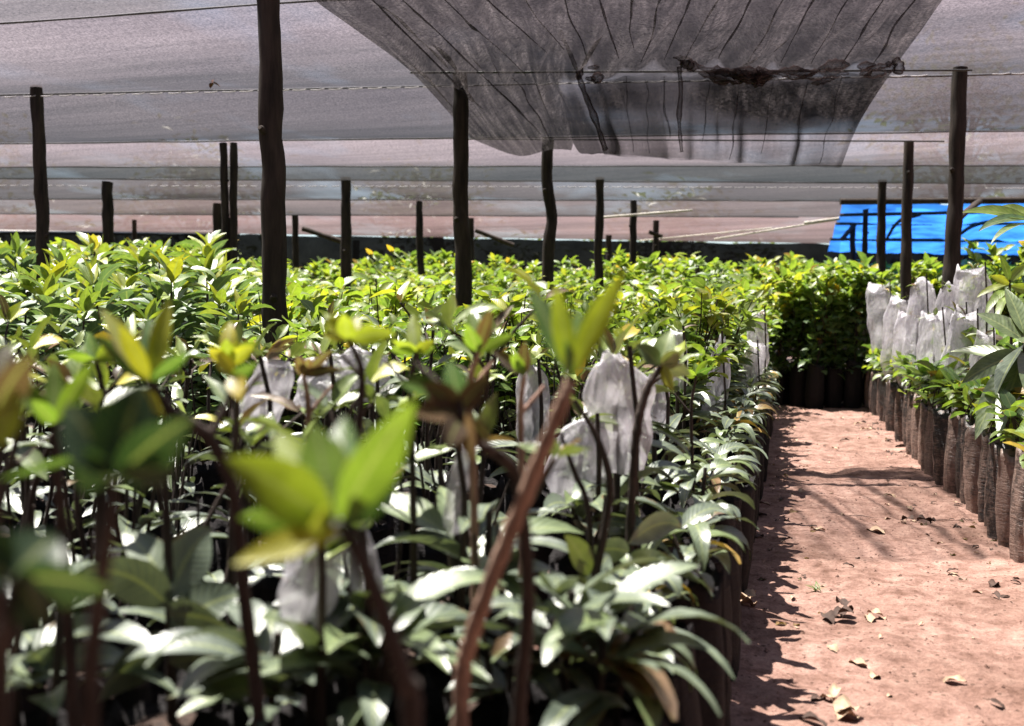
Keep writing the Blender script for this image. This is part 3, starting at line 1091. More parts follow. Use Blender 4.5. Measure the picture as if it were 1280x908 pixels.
pole('roof_wire', on_z(585, 174, ZD + .04), on_z(1180, 177, ZD + .04), .006, 'dark wire from the crooked post to the second right post', 'wire', M['wire'])
pole('string', at(752, 272, 11.0), at(865, 263, 12.0), .013, 'white string tied to a thin post, nearly level', 'string', M['rope'])
pole('string', at(893, 299, 14.6), at(1050, 274, 13.5), .012, 'upper white string sloping up to the tarpaulin corner', 'string', M['rope'])
pole('string', at(800, 301, 15.5), at(965, 285, 13.9), .008, 'faint lower string crossing below the sloping white string', 'string', M['rope'])
pole('string', at(1005, 279, 13.6), at(1050, 273, 13.5), .018, 'pale frayed rope end tied at the tarpaulin corner', 'string', M['rope'])

# scrap caught on the net
mb = MB()
c0 = on_z(266, 104, ZR - .03)
leaf(mb, (0, 0, 0), (1, .3, -.4), .05, .035, .5, .5, .97)
leaf(mb, (0, 0, 0), (-.6, .3, -.5), .04, .03, .5, .5, .93)
leaf(mb, (0, 0, 0), (.1, .2, .6), .03, .03, .5, .5, .99)
tag(link('dry_leaf_scrap', mb.mesh('dry_leaf_scrap', M['lintel']), None, c0), 'small red-brown dry leaf caught on the grey net roof', 'leaf')

# blue tarpaulin lying in the roof plane
tl = [on_z(1054, 250, ZR), on_z(1400, 248, ZR)]
bl = [on_z(1033, 312, ZR), on_z(1400, 322, ZR)]
mb = MB()
v, f = [], []
nu, nv = 50, 30
for j in range(nv + 1):
    for i in range(nu + 1):
        a = tl[0].lerp(tl[1], i / nu)
        b = bl[0].lerp(bl[1], i / nu)
        p = a.lerp(b, j / nv)
        p.z += 0.05 * noise.noise(Vector((p.x * 4, p.y * 1.6, 7))) + 0.05 * noise.noise(Vector((p.x * .8, p.y * .45, 2))) - 0.10 * abs(math.sin(j / nv * PI * 3)) - .04 * abs(math.sin(i / nu * PI * 4))
        v.append(p)
for j in range(nv):
    for i in range(nu):
        q = j * (nu + 1) + i
        f.append((q, q + 1, q + nu + 2, q + nu + 1))
mb.add([Vector(q) - tl[0] for q in v], f)
tag(link('blue_tarpaulin', mb.mesh('blue_tarpaulin', M['tarp']), None, tl[0]), 'bright blue tarpaulin stretched over poles at the far right', 'tarpaulin')
for (a, b, r_, lab) in (((1050, 252), (1400, 250), .035, 'dark pole along the near top edge of the blue tarpaulin'), ((1050, 269), (1400, 262), .022, 'second dark pole under the blue tarpaulin from its top edge'),
                        ((1045, 280), (1400, 280), .02, 'third dark pole under the blue tarpaulin from its top edge'), ((1038, 299), (1400, 303), .03, 'lowest dark pole under the blue tarpaulin')):
    pole('tarp_pole', on_z(*a, ZR - .13), on_z(*b, ZR - .13), r_, lab, 'pole', M['pole'], 'poles under the blue tarpaulin')
for k, (a, m_, b) in enumerate((((1108, 300), (1122, 278), (1150, 268)), ((1190, 303), (1215, 283), (1260, 274)))):
    mb = MB()
    pts = spline([on_z(*a, ZR - .15), on_z(*m_, ZR - .15), on_z(*b, ZR - .15)], 6)
    tube(mb, [p - pts[0] for p in pts], .025, 6, .1)
    tag(link('bent_stick', mb.mesh('bent_stick', M['pole']), None, pts[0]), ('curved stick under the blue tarpaulin by its second post', 'curved stick under the blue tarpaulin right of the tallest post')[k], 'stick')

# black cloth closing the far end
ends = seams[-1]
mb = MB()
v, f = [], []
nz = 10
xs2 = np.linspace(-19, 8, 90)
ye = np.interp(xs2, XS, ends)
for i, x in enumerate(xs2):
    topz = ZR + 0.02 + .05 * noise.noise(Vector((x * 1.3, 1, 0)))
    for j in range(nz + 1):
        t = j / nz
        v.append((x, ye[i] + .12 * noise.noise(Vector((x * 2.2, t * 2, 4))) + .1, topz * (1 - t) + .02 * t))
for i in range(len(xs2) - 1):
    for j in range(nz):
        q = i * (nz + 1) + j
        f.append((q, q + nz + 1, q + nz + 2, q + 1))
mb.add([(a, b - 18, c) for a, b, c in v], f)
tag(link('black_end_cloth', mb.mesh('black_end_cloth', net_material('black_end_net', (0.007, 0.007, 0.007), 0.012, .3, (1, 1, 1), .4, .02)), None, (0, 18, 0)), 'black shade cloth hung as a wall across the far end', 'shade cloth')

def fill_block_cloth(x0, y0, x1, y1, lab):  # unseen black cloth, added to keep open-sky fill off the plants
    mb = MB()
    n, nz = 40, 5
    v = []
    for i in range(n + 1):
        t = i / n
        for j in range(nz + 1):
            k = j / nz
            b = .05 * math.sin(t * 40 + k)
            v.append((x0 + (x1 - x0) * t + b, y0 + (y1 - y0) * t + b, ZR * (1 - k)))
    f = [(i * (nz + 1) + j, (i + 1) * (nz + 1) + j, (i + 1) * (nz + 1) + j + 1, i * (nz + 1) + j + 1) for i in range(n) for j in range(nz)]
    mb.add(v, f)
    tag(link('fill_block_cloth', mb.mesh('fill_block_cloth', M['blackcloth'])), lab, 'shade cloth')


fill_block_cloth(-19, -9, 8, -9, 'added black cloth blocking fill light from behind the camera')
fill_block_cloth(8, -9, 8, 19, 'added unseen black cloth blocking fill light along the far right side')
fill_block_cloth(-19, -9, -19, 15, 'added unseen black cloth blocking fill light along the far left side')

# trees beyond the nursery, dim through the net
def tree(x, y, H, W, i, lab):
    r = random.Random(900 + i)
    e = empty('tree', (x, y, 0), lab, 'tree', 'trees beyond the shade net')
    mb = MB()
    pts = spline([(0, 0, -.2), (r.uniform(-.2, .2), 0, H * .3), (r.uniform(-.4, .4), 0, H * .75)], 6)
    tube(mb, pts, [.22 * (1 - .75 * k / len(pts)) for k in range(len(pts))], 9, .08, rnd=r)
    cl = []
    for _ in range(16):
        a = r.uniform(0, 6.28)
        z = H * r.uniform(.3, .95)
        rr = W * .5 * r.uniform(.3, 1) * math.sin(PI * min(.98, z / H))
        c = Vector((rr * math.cos(a), rr * math.sin(a), z))
        b = Vector((0, 0, z * .7))
        tube(mb, [b, b.lerp(c, .5) + Vector((0, 0, .1)), c], [.07, .05, .02], 5, .1, rnd=r)
        cl.append(c)
    link('trunk', mb.mesh('trunk', M['pole']), e)
    cb = MB()
    for _ in range(1500):
        c = r.choice(cl)
        q = Vector((r.gauss(0, 1), r.gauss(0, 1), r.gauss(0, .7))) * W * .12
        leaf(cb, c + q, rdir(r, r.uniform(-.6, .6)), r.uniform(.25, .5), r.uniform(.12, .22), .6, .3, r.choice([.1, .2, .3, .4]), 2, r.uniform(-.6, .6), rnd=r)
    link('crown', cb.mesh('crown', M['leaf']), e)


for i, (x, y, H, W, lab) in enumerate((
        (-27, 27, 7.5, 7, 'dark tree dim through the net at the far left'), (-19, 29, 6.5, 6, 'round tree dim through the net behind the V shaped stakes'),
        (-11.5, 32, 5.5, 6, 'low tree dim through the net behind the plain post'), (-4, 34, 5.0, 6, 'low tree dim through the net below the draped net'),
        (4.5, 30, 8.5, 5.5, 'tall tree dim through the net above the blue tarpaulin'), (10, 28, 9, 6, 'tall dark tree through the net at the right edge'))):
    tree(x, y, H, W, i, lab)

# ------------------------------------------------------------------ plant population
occupied = []


def free(x, y, r):
    return all((x - a) ** 2 + (y - b) ** 2 > (r + c) ** 2 for a, b, c in occupied)


for (px, py), (T, d) in post_pos.items():
    occupied.append((T.x, T.y, 0.05))


# sleeved grafts: centre px, size px, depth, lean
SL = [
    (330, 498, 52, 90, 1.65, .25, 'crumpled white plastic sleeve on a graft in the near bed, left of the pale flush'),
    (402, 480, 70, 66, 2.0, -.2, 'grafted seedling under a short wide white sleeve, behind the round green flush'),
    (458, 470, 60, 58, 2.1, .3, 'grafted seedling under a small bright white sleeve right of the short wide one'),
    (392, 712, 70, 130, .98, .1, 'grafted seedling with a long white sleeve low behind the green flush'),
    (455, 720, 40, 110, 1.02, -.1, 'grafted seedling with a narrow white sleeve low beside the dark stem'),
    (664, 508, 42, 100, 2.4, -.1, 'grafted seedling with a white sleeve just left of the brown slanting stem'),
    (768, 522, 84, 150, 1.75, -.15, 'grafted seedling under the largest white sleeve, right of the brown slanting stem'),
    (727, 580, 66, 110, 1.72, .35, 'grafted seedling with a slanted white sleeve behind the brown slanting stem'),
    (822, 500, 34, 80, 2.5, .1, 'grafted seedling with a short sleeve right of the largest white sleeve'),
    (895, 495, 30, 135, 3.9, .05, 'grafted seedling with a narrow tall sleeve at the edge of the left bed'),
    (947, 428, 26, 75, 5.6, .05, 'grafted seedling with a small sleeve overhanging the path edge'),
    (938, 470, 28, 75, 5.2, .1, 'grafted seedling with a tattered sleeve just before the small one at the path edge'),
    (575, 612, 26, 110, 1.25, .2, 'grafted seedling with a thin twisted pale sleeve in the near bed'),
    (848, 450, 22, 70, 3.2, 0, 'grafted seedling with a slim sleeve under light green leaves'),
    (1103, 405, 34, 92, 6.4, -.05, 'white sleeved graft in the right bed, farthest of the sleeve cluster'),
    (1092, 412, 30, 80, 7.0, .06, 'white sleeved graft in the right bed at the far end, half behind its neighbour'),
    (1136, 440, 32, 95, 6.0, -.05, 'white sleeved graft in the right bed between two taller sleeves'),
    (1195, 450, 36, 120, 5.2, .06, 'white sleeved graft in the right bed under the highest one, creased'),
    (1124, 425, 34, 100, 6.2, .1, 'white sleeved graft in the right bed beside the farthest one'),
    (1147, 415, 34, 120, 5.9, .05, 'white sleeved graft in the right bed, tall, third from the far end'),
    (1167, 450, 40, 110, 5.5, -.08, 'white sleeved graft in the right bed, widest and hanging lowest'),
    (1186, 415, 30, 110, 5.6, .04, 'white sleeved graft in the right bed, narrow, behind the widest'),
    (1216, 385, 42, 95, 5.2, .02, 'white sleeved graft in the right bed, highest of the cluster'),
    (1207, 452, 36, 110, 4.9, -.04, 'white sleeved graft in the right bed below the highest one'),
    (1228, 468, 34, 100, 4.6, .05, 'white sleeved graft in the right bed nearest the big pale leaves'),
]
for i, (px, py, w, h, d, lean, lab) in enumerate(SL):
    r = random.Random(700 + i)
    right = px > 1000
    c = at(px, py, d)
    while right and c.x < .71:
        d += .1
        c = at(px, py, d)
    x, y = c.x, c.y
    k = d / F
    L, W = h * k, w * k
    zb = c.z - L / 2
    st = MB()
    tx = r.uniform(-.015, .015)
    pts = spline([(0, 0, .3), (tx, .01, max(.40, zb)), (0, 0, zb + L * .6)], 6)
    tube(st, pts, [.0075 - .003 * q / len(pts) for q in range(len(pts))], 6, .1, rnd=r)
    # dark stake beside the graft, bare twigs
    a = r.uniform(-.5, .5)
    tube(st, [(W * .35, -.03, .3), (W * .3 + .01, -.035, zb + L * .5), (W * .25 + a * .02, -.03, zb + L * 1.1)], [.005, .0045, .004], 6, .1, rnd=r)
    lf = MB()
    for _ in range(12 if d < 3 else 20):
        z = r.uniform(.36, max(.45, zb))
        leaf(lf, (0, 0, z), rdir(r, r.uniform(0, .8)), r.uniform(.09, .16), r.uniform(.03, .05), r.uniform(.6, 1.6), .3, r.choice([.12, .2, .3, .4]), 6, r.uniform(-.5, .5), .02, rnd=r)
    for _ in range(5):
        leaf(lf, (0, 0, zb + L * .98), rdir(r, r.uniform(-.2, 1.2)), r.uniform(.04, .08), r.uniform(.018, .03), r.uniform(.2, 1.2), .3, r.choice([.5, .6, .66, .95]), 5, r.uniform(-.5, .5), .01, rnd=r)
    flat = px in (768, 727, 895, 664)
    sm = sleeve_mb(L, W, max(.012, W * (.14 if flat else .26)), r, True, .62 if flat else .2)
    rot = Matrix.Rotation(lean, 3, 'Y') if True else None
    yawm = Matrix.Rotation(YAW + r.uniform(-.35, .35), 3, 'Z')
    cc = Vector((0, 0, zb + L / 2))
    sm.v = [cc + yawm @ (rot @ (Vector(q) - Vector((0, 0, L / 2)))) for q in sm.v]
    e = build_plant('sleeved_seedling', 'seedling', lab, st, lf, (BAGS_D if right else BAGS)[i % 5], M['leaf_grey'], 'grafted seedlings under white plastic sleeves', None, [('plastic_sleeve', sm.mesh('plastic_sleeve', M['plastic']))])
    e.location = (x, y, 0)
    occupied.append((x, y, 0.05))

def hides_sleeve(px, d):
    return any(q[0] < 1000 and q[4] - (.55 if q[4] < 3 else 1.6) < d < q[4] and abs(px - q[0]) < q[2] * .5 + 14 for q in SL)


# near left bed
rn = random.Random(4)
cnt = {'leggy': 0, 'broad': 0, 'small': 0, 'bushy': 0}
sp = 0.205
yy = 0.62
row = 0
while yy < 3.4:
    x = -0.27 - (0.07 if row % 2 else 0)
    while x > -3.3:
        X, Y = x + rn.uniform(-.02, .02), yy + rn.uniform(-.02, .02)
        px, py = pix((X, Y, .6))
        d = depth((X, Y, .5))
        if d > 0.98 and -120 < px < 1150 and free(X, Y, .055) and not hides_sleeve(px, d):
            if not (px < 360 and d > 3.0):
                place('leggy', X, Y, rn.uniform(.9, 1.03) * (1.0 if d > 1.2 else .92), rnd=rn)
                cnt['leggy'] += 1
        x -= sp
    yy += sp
    row += 1
# edge row of the left bed along the path
PROTO['edge'] = []
for i in range(6):
    r = random.Random(400 + i)
    st_, lf_ = MB(), MB()
    pts = spline([(0, 0, .3), (.01, 0, .4), (r.uniform(-.03, .05), r.uniform(-.03, .03), r.uniform(.5, .6))], 5)
    tube(st_, pts, .004, 6, .1, rnd=r)
    for _ in range(26):
        b = r.choice(pts[4:])
        leaf(lf_, b, rdir(r, r.uniform(-.2, .8)), r.uniform(.06, .13), r.uniform(.022, .04), r.uniform(.5, 1.6), .3, r.choice([.15, .25, .35, .5, .6]), 6, r.uniform(-.5, .5), .015, .05, rnd=r)
    PROTO['edge'].append(build_plant('edge_seedling', 'seedling', 'short leafy seedling overhanging the path along the edge of the left bed', st_, lf_, BAGS[i % 5], M['leaf_grey'], 'short seedlings along the left path edge'))
PROTO['stub'] = []
for i in range(5):
    r = random.Random(450 + i)
    st_, lf_ = MB(), MB()
    tube(st_, spline([(0, 0, .3), (.005, 0, .36), (r.uniform(-.02, .02), r.uniform(-.02, .02), .42)], 5), .004, 6, .1, rnd=r)
    for _ in range(13):
        leaf(lf_, (r.uniform(-.02, .02), r.uniform(-.02, .02), r.uniform(.335, .42)), rdir(r, r.uniform(.0, .7)), r.uniform(.07, .14), r.uniform(.024, .04), r.uniform(1.2, 2.3), .3, r.choice([.12, .2, .3, .4, .12, .2, .3, .4, .25, .95]), 7, r.uniform(-.5, .5), .015, .06, rnd=r)
    PROTO['stub'].append(build_plant('stunted_seedling', 'seedling', 'stunted seedling with leaves drooping over its black bag along the left path edge', st_, lf_, BAGS[i], M['leaf_grey'], 'stunted seedlings along the left path edge'))
yy = .98
while yy < 7.5:
    X = -.165 + rn.uniform(-.015, .02)
    if free(X, yy, .02):
        place('stub', X, yy, rn.uniform(.9, 1.05), rnd=rn)
    yy += rn.uniform(.125, .15) * (1.35 if yy < 2.2 else 1)
yy = 1.15
while yy < 8.9:
    if yy < 5:
        yy += .3 if yy < 3.4 else .12
    X = -.30 + rn.uniform(-.02, .02)
    if free(X, yy, .03) and not hides_sleeve(pix((X, yy, .5))[0], depth((X, yy, .5))):
        place('edge', X, yy, rn.uniform(.9, 1.12), rnd=rn)
    yy += rn.uniform(.12, .17)
# middle and left bed
yy = 3.05
row = 0
while yy < 9.2:
    x = -0.27 - (.09 if row % 2 else 0)
    while x > -9:
        X, Y = x + rn.uniform(-.04, .04), yy + rn.uniform(-.04, .04)
        d = depth((X, Y, .6))
        px, py = pix((X, Y, .8))
        x -= .24
        if px < -130 or px > 1150 or d < 3.15:
            continue
        edge = 330 + 20 * noise.noise(Vector((X, Y, 0))) + max(0, (d - 4.2)) * 14
        if px < edge:
            if (row + int(x * 10)) % 2 and d > 4.2:
                continue
            hh = min(1.22, .84 + .115 * (d - 3.0)) * (1 if px < 250 else 1 - .13 * min(1, (px - 250) / 120))
            if free(X, Y, .05):
                place('broad', X, Y, hh / 1.12 * rn.uniform(.86, 1.08), rnd=rn)
                cnt['broad'] += 1
        else:
            hh = .76 + .028 * (d - 3.2)
            if free(X, Y, .05) and not hides_sleeve(px, d):
                place('small', X, Y, hh / .84 * rn.uniform(.84, 1.12), rnd=rn)
                cnt['small'] += 1
    yy += .24
    row += 1
# far rows
yy = 9.3
row = 0
while yy < 17.6:
    x = 2.9
    while x > -16:
        X, Y = x + rn.uniform(-.12, .12), yy + rn.uniform(-.12, .12)
        d = depth((X, Y, .6))
        px, py = pix((X, Y, .9))
        x -= .62
        if px < -60 or px > 1340 or not free(X, Y, .1):
            continue
        hh = (1.20 + .068 * (d - 9.3)) * (1.0 + .45 * noise.noise(Vector((X * .5, Y * .5, 9))))
        if px < 330 and d > 11:
            hh += .1
        place('bushy', X, Y, min(1.8, hh) / 1.22, rnd=rn)
        cnt['bushy'] += 1
    yy += .62 + .04 * row
    row += 1
# darker block across the end of the path
PROTO['closing'] = []
for i in range(4):
    st_, lf_ = small(90 + i, 1.10, 190, .15, .095)
    r = random.Random(95 + i)
    for _ in range(80):
        q = Vector((r.uniform(-.1, .1), r.uniform(-.1, .1), r.uniform(.28, .75)))
        leaf(lf_, q, rdir(r, r.uniform(-.5, .8)), r.uniform(.06, .1), r.uniform(.03, .05), r.uniform(.3, 1.2), .3, r.choice([.2, .3, .4]), 4, r.uniform(-.6, .6), .012, rnd=r)
    PROTO['closing'].append(build_plant('closing_sapling', 'sapling', 'leafy sapling in the dark row that closes the end of the path', st_, lf_, BAGS[i], M['leaf_small'], 'saplings closing the end of the path'))
for rw in range(4):
    for k in range(13):
        if rn.random() < .36:
            continue
        place('closing', -.25 + k * .16 + .08 * (rw % 2) + rn.uniform(-.03, .03), 8.95 + rw * .2 + rn.uniform(-.14, .14), rn.uniform(.62, 1.2), rnd=rn)

# right bed: a wall of dusty bags along the path
PROTO['rightbed'] = []
for i in range(7):
    s, l = small(70 + i, .54, 26, .09, .085)
    PROTO['rightbed'].append(build_plant('bagged_seedling', 'seedling', 'leafy seedling in a dusty black bag in the front row of the right bed', s, l, BAGS_D[i], M['leaf_small'], 'bagged seedlings lining the right of the path'))
yy = 2.75
k = 0
while yy < 9.0:
    X = .735 + .02 * math.sin(yy * 2) + rn.uniform(-.015, .015)
    place('rightbed', X, yy, rn.uniform(.94, 1.06), rnd=rn)
    yy += rn.uniform(.148, .17)
    k += 1
for rw in range(1, 4):
    yy = 3.6 + rw * .6
    while yy < 9:
        X = .735 + rw * .19 + rn.uniform(-.03, .03)
        if free(X, yy, .05):
            place('rightbed', X, yy, rn.uniform(1.15, 1.4), 'leafy seedling in a black bag in the inner rows of the right bed', 'bagged seedlings in the inner right bed', rn)
        yy += .24


# big pale leaves at the right edge
def custom(name, lab, stems, leaves, bagloc, leafm, stemm=None, cat='seedling', bag=None):
    """a plant laid out from its real points: stems = lists of (point, radius), leaves = (base, tip, width, droop, tone, roll)"""
    o = Vector((bagloc[0], bagloc[1], 0))
    st, lf = MB(), MB()
    for s in stems:
        pts = spline([p - o for p, _ in s], 9)
        rad = np.interp(np.linspace(0, len(s) - 1, len(pts)), range(len(s)), [r for _, r in s])
        rad = [q * (1 + .16 * (math.sin(k * 2.1 + bagloc[0] * 50) > .7) + R.uniform(-.06, .06)) for k, q in enumerate(rad)]
        tube(st, pts, list(rad), 9, .07)
    for (b, t, w, dr, tone, roll) in leaves:
        d = t - b
        leaf(lf, b - o, d.normalized() + Vector((0, 0, dr * .35)), d.length * (1 + .06 * dr), w, dr, .3, tone, 9, roll, 0, .02, prof=.85, face=(CAM - b).normalized() + Vector((0, 0, .6 if name == 'large_leaf_seedling' else -.25)) if d.length < .16 or name == 'large_leaf_seedling' else None)
    e = build_plant(name, cat, lab, st, lf, bag if bag is not None else BAGS[0], leafm, None, stemm)
    e.location = o
    return e


def stem_px(pts, rad):
    return [(at(x, y, d), r) for (x, y, d), r in zip(pts, rad)]


def down(p, bx, by, rad0, rad1):
    return [(Vector((bx, by, .30)), rad0), (Vector((bx, by, .36)), rad0), (p, rad1)]


# --- hero foreground plants
def hero(lab, stems_px, leaves_px, leafm=M['leaf_flush'], stemm=None, name='foreground_seedling', k=0, extra_leaf=None, bag=None, rz=0):
    """stems_px[0] runs from its top to its lowest visible point; it goes on down into the bag"""
    main = stems_px[0]
    low = at(*main[-1][0])
    prev = at(*main[-2][0])
    dirn = low - prev
    t = (low.z - 0.34) / max(.15, prev.z - low.z) * .6
    base = low + dirn * min(t, 1.0)
    o = Vector((base.x, base.y, 0))
    stems = [[(at(*p), r) for p, r in main] + [(Vector((o.x, o.y, .36)), main[-1][1]), (Vector((o.x, o.y, .30)), main[-1][1])]]
    for s in stems_px[1:]:
        stems.append([(at(*p), r) for p, r in s])
    lv = []
    for (b, t_, w, dr, tone, roll) in leaves_px:
        B, T = at(*b), at(*t_)
        lv.append((B, T, w, dr, tone, roll))
    e = custom(name, lab, stems, lv, o, leafm, stemm, bag=bag or BAGS[k % 5])
    occupied.append((o.x, o.y, .05))
    return e


D = .74
hero('seedling with a thick red-brown slanting stem and upright yellow-green flush, nearest the middle',
     [[((714, 474, D), .0042), ((700, 510, D), .0052), ((660, 610, D + .02), .006), ((618, 715, D + .04), .0064), ((588, 800, D + .06), .0066), ((578, 850, D + .07), .0068)]],
     [((712, 468, D), (664, 358, D + .03), .019, .15, .52, .4), ((712, 466, D), (697, 356, D - .01), .0165, .12, .75, -.2), ((714, 466, D), (722, 385, D + .04), .014, .1, .55, 0.2),
      ((716, 466, D), (746, 370, D + .03), .016, .1, .70, .3), ((716, 468, D), (777, 338, D - .01), .018, .15, .76, -.2), ((712, 474, D), (706, 425, D - .02), .014, .2, .5, .9)],
     M['leaf_flush'], M['stem_brown'], k=1)
D = .52
hero('large seedling with a round flush of broad green leaves, in front at centre left',
     [[((425, 655, D), .0035), ((448, 690, D), .0042), ((480, 770, D + .01), .005), ((505, 850, D + .02), .0056), ((515, 900, D + .03), .006)]],
     [((415, 655, D), (286, 572, D - .02), .030, .25, .67, .3), ((415, 655, D), (300, 648, D), .020, .2, .5, -.2), ((420, 650, D), (345, 540, D + .03), .026, .2, .66, .4),
      ((425, 650, D), (512, 500, D - .01), .028, .2, .60, .3), ((422, 650, D), (430, 520, D + .05), .024, .2, .38, -.4), ((420, 650, D), (392, 530, D + .02), .028, .15, .62, .1),
      ((428, 662, D), (292, 706, D - .02), .017, .15, .76, .7), ((410, 650, D), (385, 665, D - .03), .018, .3, .70, .5), ((430, 655, D), (495, 590, D + .02), .022, .5, .32, .4)],
     M['leaf_flush'], M['stem'], k=2)
D = .80
hero('seedling with yellow upright flush on a bent dark stem in the near left',
     [[((188, 478, D), .0032), ((215, 515, D), .0042), ((262, 548, D + .01), .0048), ((292, 620, D + .02), .0052), ((305, 740, D + .04), .0056), ((322, 880, D + .06), .006)],
      [((262, 548, D + .01), .0035), ((285, 500, D + .02), .003), ((292, 470, D + .02), .002)]],
     [((185, 475, D), (128, 385, D + .02), .018, .2, .79, .3), ((187, 475, D), (150, 405, D - .01), .015, .15, .81, -.2), ((190, 475, D), (210, 372, D + .02), .017, .15, .79, -.2),
      ((190, 477, D), (185, 395, D + .05), .02, .2, .38, .3), ((187, 478, D), (235, 440, D), .014, .3, .5, .5), ((186, 478, D), (120, 420, D + .04), .017, .3, .45, -.5),
      ((180, 488, D), (205, 520, D - .02), .014, .4, .82, .3), ((292, 470, D), (270, 440, D), .012, .2, .84, .2), ((292, 470, D), (300, 500, D - .02), .016, .6, .86, -.2), ((290, 472, D), (320, 455, D), .012, .3, .55, .3)],
     M['leaf_flush'], M['stem'], k=3)
D = .82
hero('seedling with three pale green upright leaves at the far left of the near bed',
     [[((68, 530, D), .003), ((72, 590, D), .004), ((80, 700, D + .02), .0046), ((90, 860, D + .04), .005)]],
     [((66, 528, D), (14, 472, D), .017, .25, .64, .3), ((68, 526, D), (68, 452, D + .02), .015, .1, .62, -.2), ((70, 528, D), (116, 452, D), .015, .15, .66, -.3), ((68, 530, D), (40, 500, D - .03), .014, .3, .6, .3), ((70, 530, D), (100, 505, D + .03), .013, .3, .45, .4)],
     M['leaf_flush'], M['stem'], k=4)
D = .74
hero('seedling topped by a withered brown tuft, its dark stem behind the slanting brown one',
     [[((572, 500, D), .0032), ((588, 545, D), .0044), ((640, 585, D + .03), .0044), ((655, 660, D + .05), .005), ((660, 760, D + .07), .0056), ((650, 870, D + .1), .006)],
      [((588, 545, D), .003), ((545, 478, D + .02), .0025), ((520, 455, D + .03), .0015)]],
     [((575, 515, D), (530, 480, D), .02, .4, .96, .3), ((575, 515, D), (610, 470, D), .018, .4, .97, -.3), ((578, 520, D), (560, 560, D - .02), .02, .6, .99, .3), ((578, 520, D), (612, 552, D), .02, .7, .98, .6),
      ((575, 510, D), (562, 450, D + .02), .018, .3, .40, .2), ((575, 515, D), (520, 520, D - .01), .02, .5, .95, .7), ((560, 495, D), (500, 478, D + .02), .016, .4, .5, .3), ((576, 515, D), (590, 575, D - .02), .016, .6, .92, .3)],
     M['dead'], M['stem'], k=0)
D = .47
hero('seedling with a cluster of dark blurred leaves at the left, close to the lens',
     [[((140, 600, D), .003), ((135, 660, D), .0036), ((120, 780, D + .02), .004), ((112, 890, D + .03), .0045)]],
     [((145, 595, D), (85, 505, D), .030, .3, .06, .4), ((145, 595, D), (172, 478, D + .01), .030, .2, .10, -.2), ((148, 595, D), (235, 520, D), .026, .4, .05, .3), ((145, 598, D), (220, 585, D - .01), .022, .4, .08, .6), ((140, 598, D), (88, 575, D), .026, .4, .06, -.5)],
     M['leaf'], M['stem'], k=1)
D = .42
hero('seedling with big dark drooping leaves in the lower left corner, closest to the lens',
     [[((20, 720, D), .003), ((10, 780, D), .0036), ((0, 880, D + .02), .004)]],
     [((20, 722, D), (135, 738, D), .028, .5, .05, .5), ((18, 722, D), (70, 668, D + .02), .026, .3, .04, -.4), ((16, 722, D), (-60, 690, D), .03, .4, .05, .2), ((18, 725, D), (60, 780, D - .01), .024, .5, .04, .5)],
     M['leaf'], M['stem'], k=2)
D = .56
hero('seedling with a yellow leaf and a brown withered tip cut by the left edge',
     [[((-8, 560, D), .003), ((-6, 640, D), .0035), ((-4, 780, D + .03), .004), ((0, 880, D + .05), .0045)]],
     [((-4, 560, D), (18, 485, D), .016, .15, .72, .3), ((-6, 555, D), (-30, 480, D), .016, .2, .66, -.3), ((-6, 520, D), (30, 440, D), .022, .6, .98, .4), ((-6, 515, D), (8, 430, D + .02), .022, .4, .99, -.4), ((-4, 600, D), (150, 560, D + .1), .006, .1, .45, .3)],
     M['leaf_flush'], M['stem'], k=3)
D = 1.22
hero('leafless seedling with a curved dark stem right of the slanting brown stem',
     [[((718, 500, D), .0030), ((745, 545, D), .0042), ((762, 600, D), .005), ((756, 660, D + .01), .0052), ((742, 730, D + .02), .0055), ((733, 790, D + .03), .006)],
      [((700, 540, D + .02), .002), ((718, 590, D + .02), .0036), ((734, 632, D + .02), .004), ((742, 730, D + .02), .0045)]],
     [((733, 760, D), (690, 800, D - .05), .04, 1.0, .2, .2), ((733, 760, D), (800, 745, D - .08), .045, 1.0, .18, -.2), ((735, 750, D), (760, 690, D + .06), .035, 1, .3, .3), ((735, 720, D), (712, 665, D - .02), .03, .6, .66, .5), ((735, 730, D), (708, 740, D - .03), .022, .6, .7, .5)],
     M['leaf_grey'], M['stem'], k=4)
D = 1.4
hero('seedling with a thick dark stem and a green-brown tuft before the largest sleeve',
     [[((826, 458, D), .0042), ((808, 490, D), .006), ((796, 540, D), .0062), ((790, 620, D + .01), .0058), ((786, 700, D + .02), .006), ((784, 770, D + .03), .0065)]],
     [((826, 458, D), (850, 440, D), .03, .4, .62, .4), ((826, 456, D), (838, 412, D + .02), .03, .3, .55, -.3), ((826, 458, D), (842, 488, D - .02), .02, .7, .82, .3), ((824, 458, D), (798, 430, D), .026, .5, .5, .5), ((826, 460, D), (862, 470, D + .03), .024, .6, .45, .3),
      ((786, 700, D), (872, 728, D - .1), .04, 1.0, .2, .1), ((786, 690, D), (730, 700, D - .05), .04, 1, .25, .1), ((786, 680, D), (850, 660, D + .1), .04, 1, .3, .3), ((786, 700, D), (800, 790, D - .12), .05, 1.1, .12, .3)],
     M['leaf_grey'], M['stem'], k=0)
D = 1.02
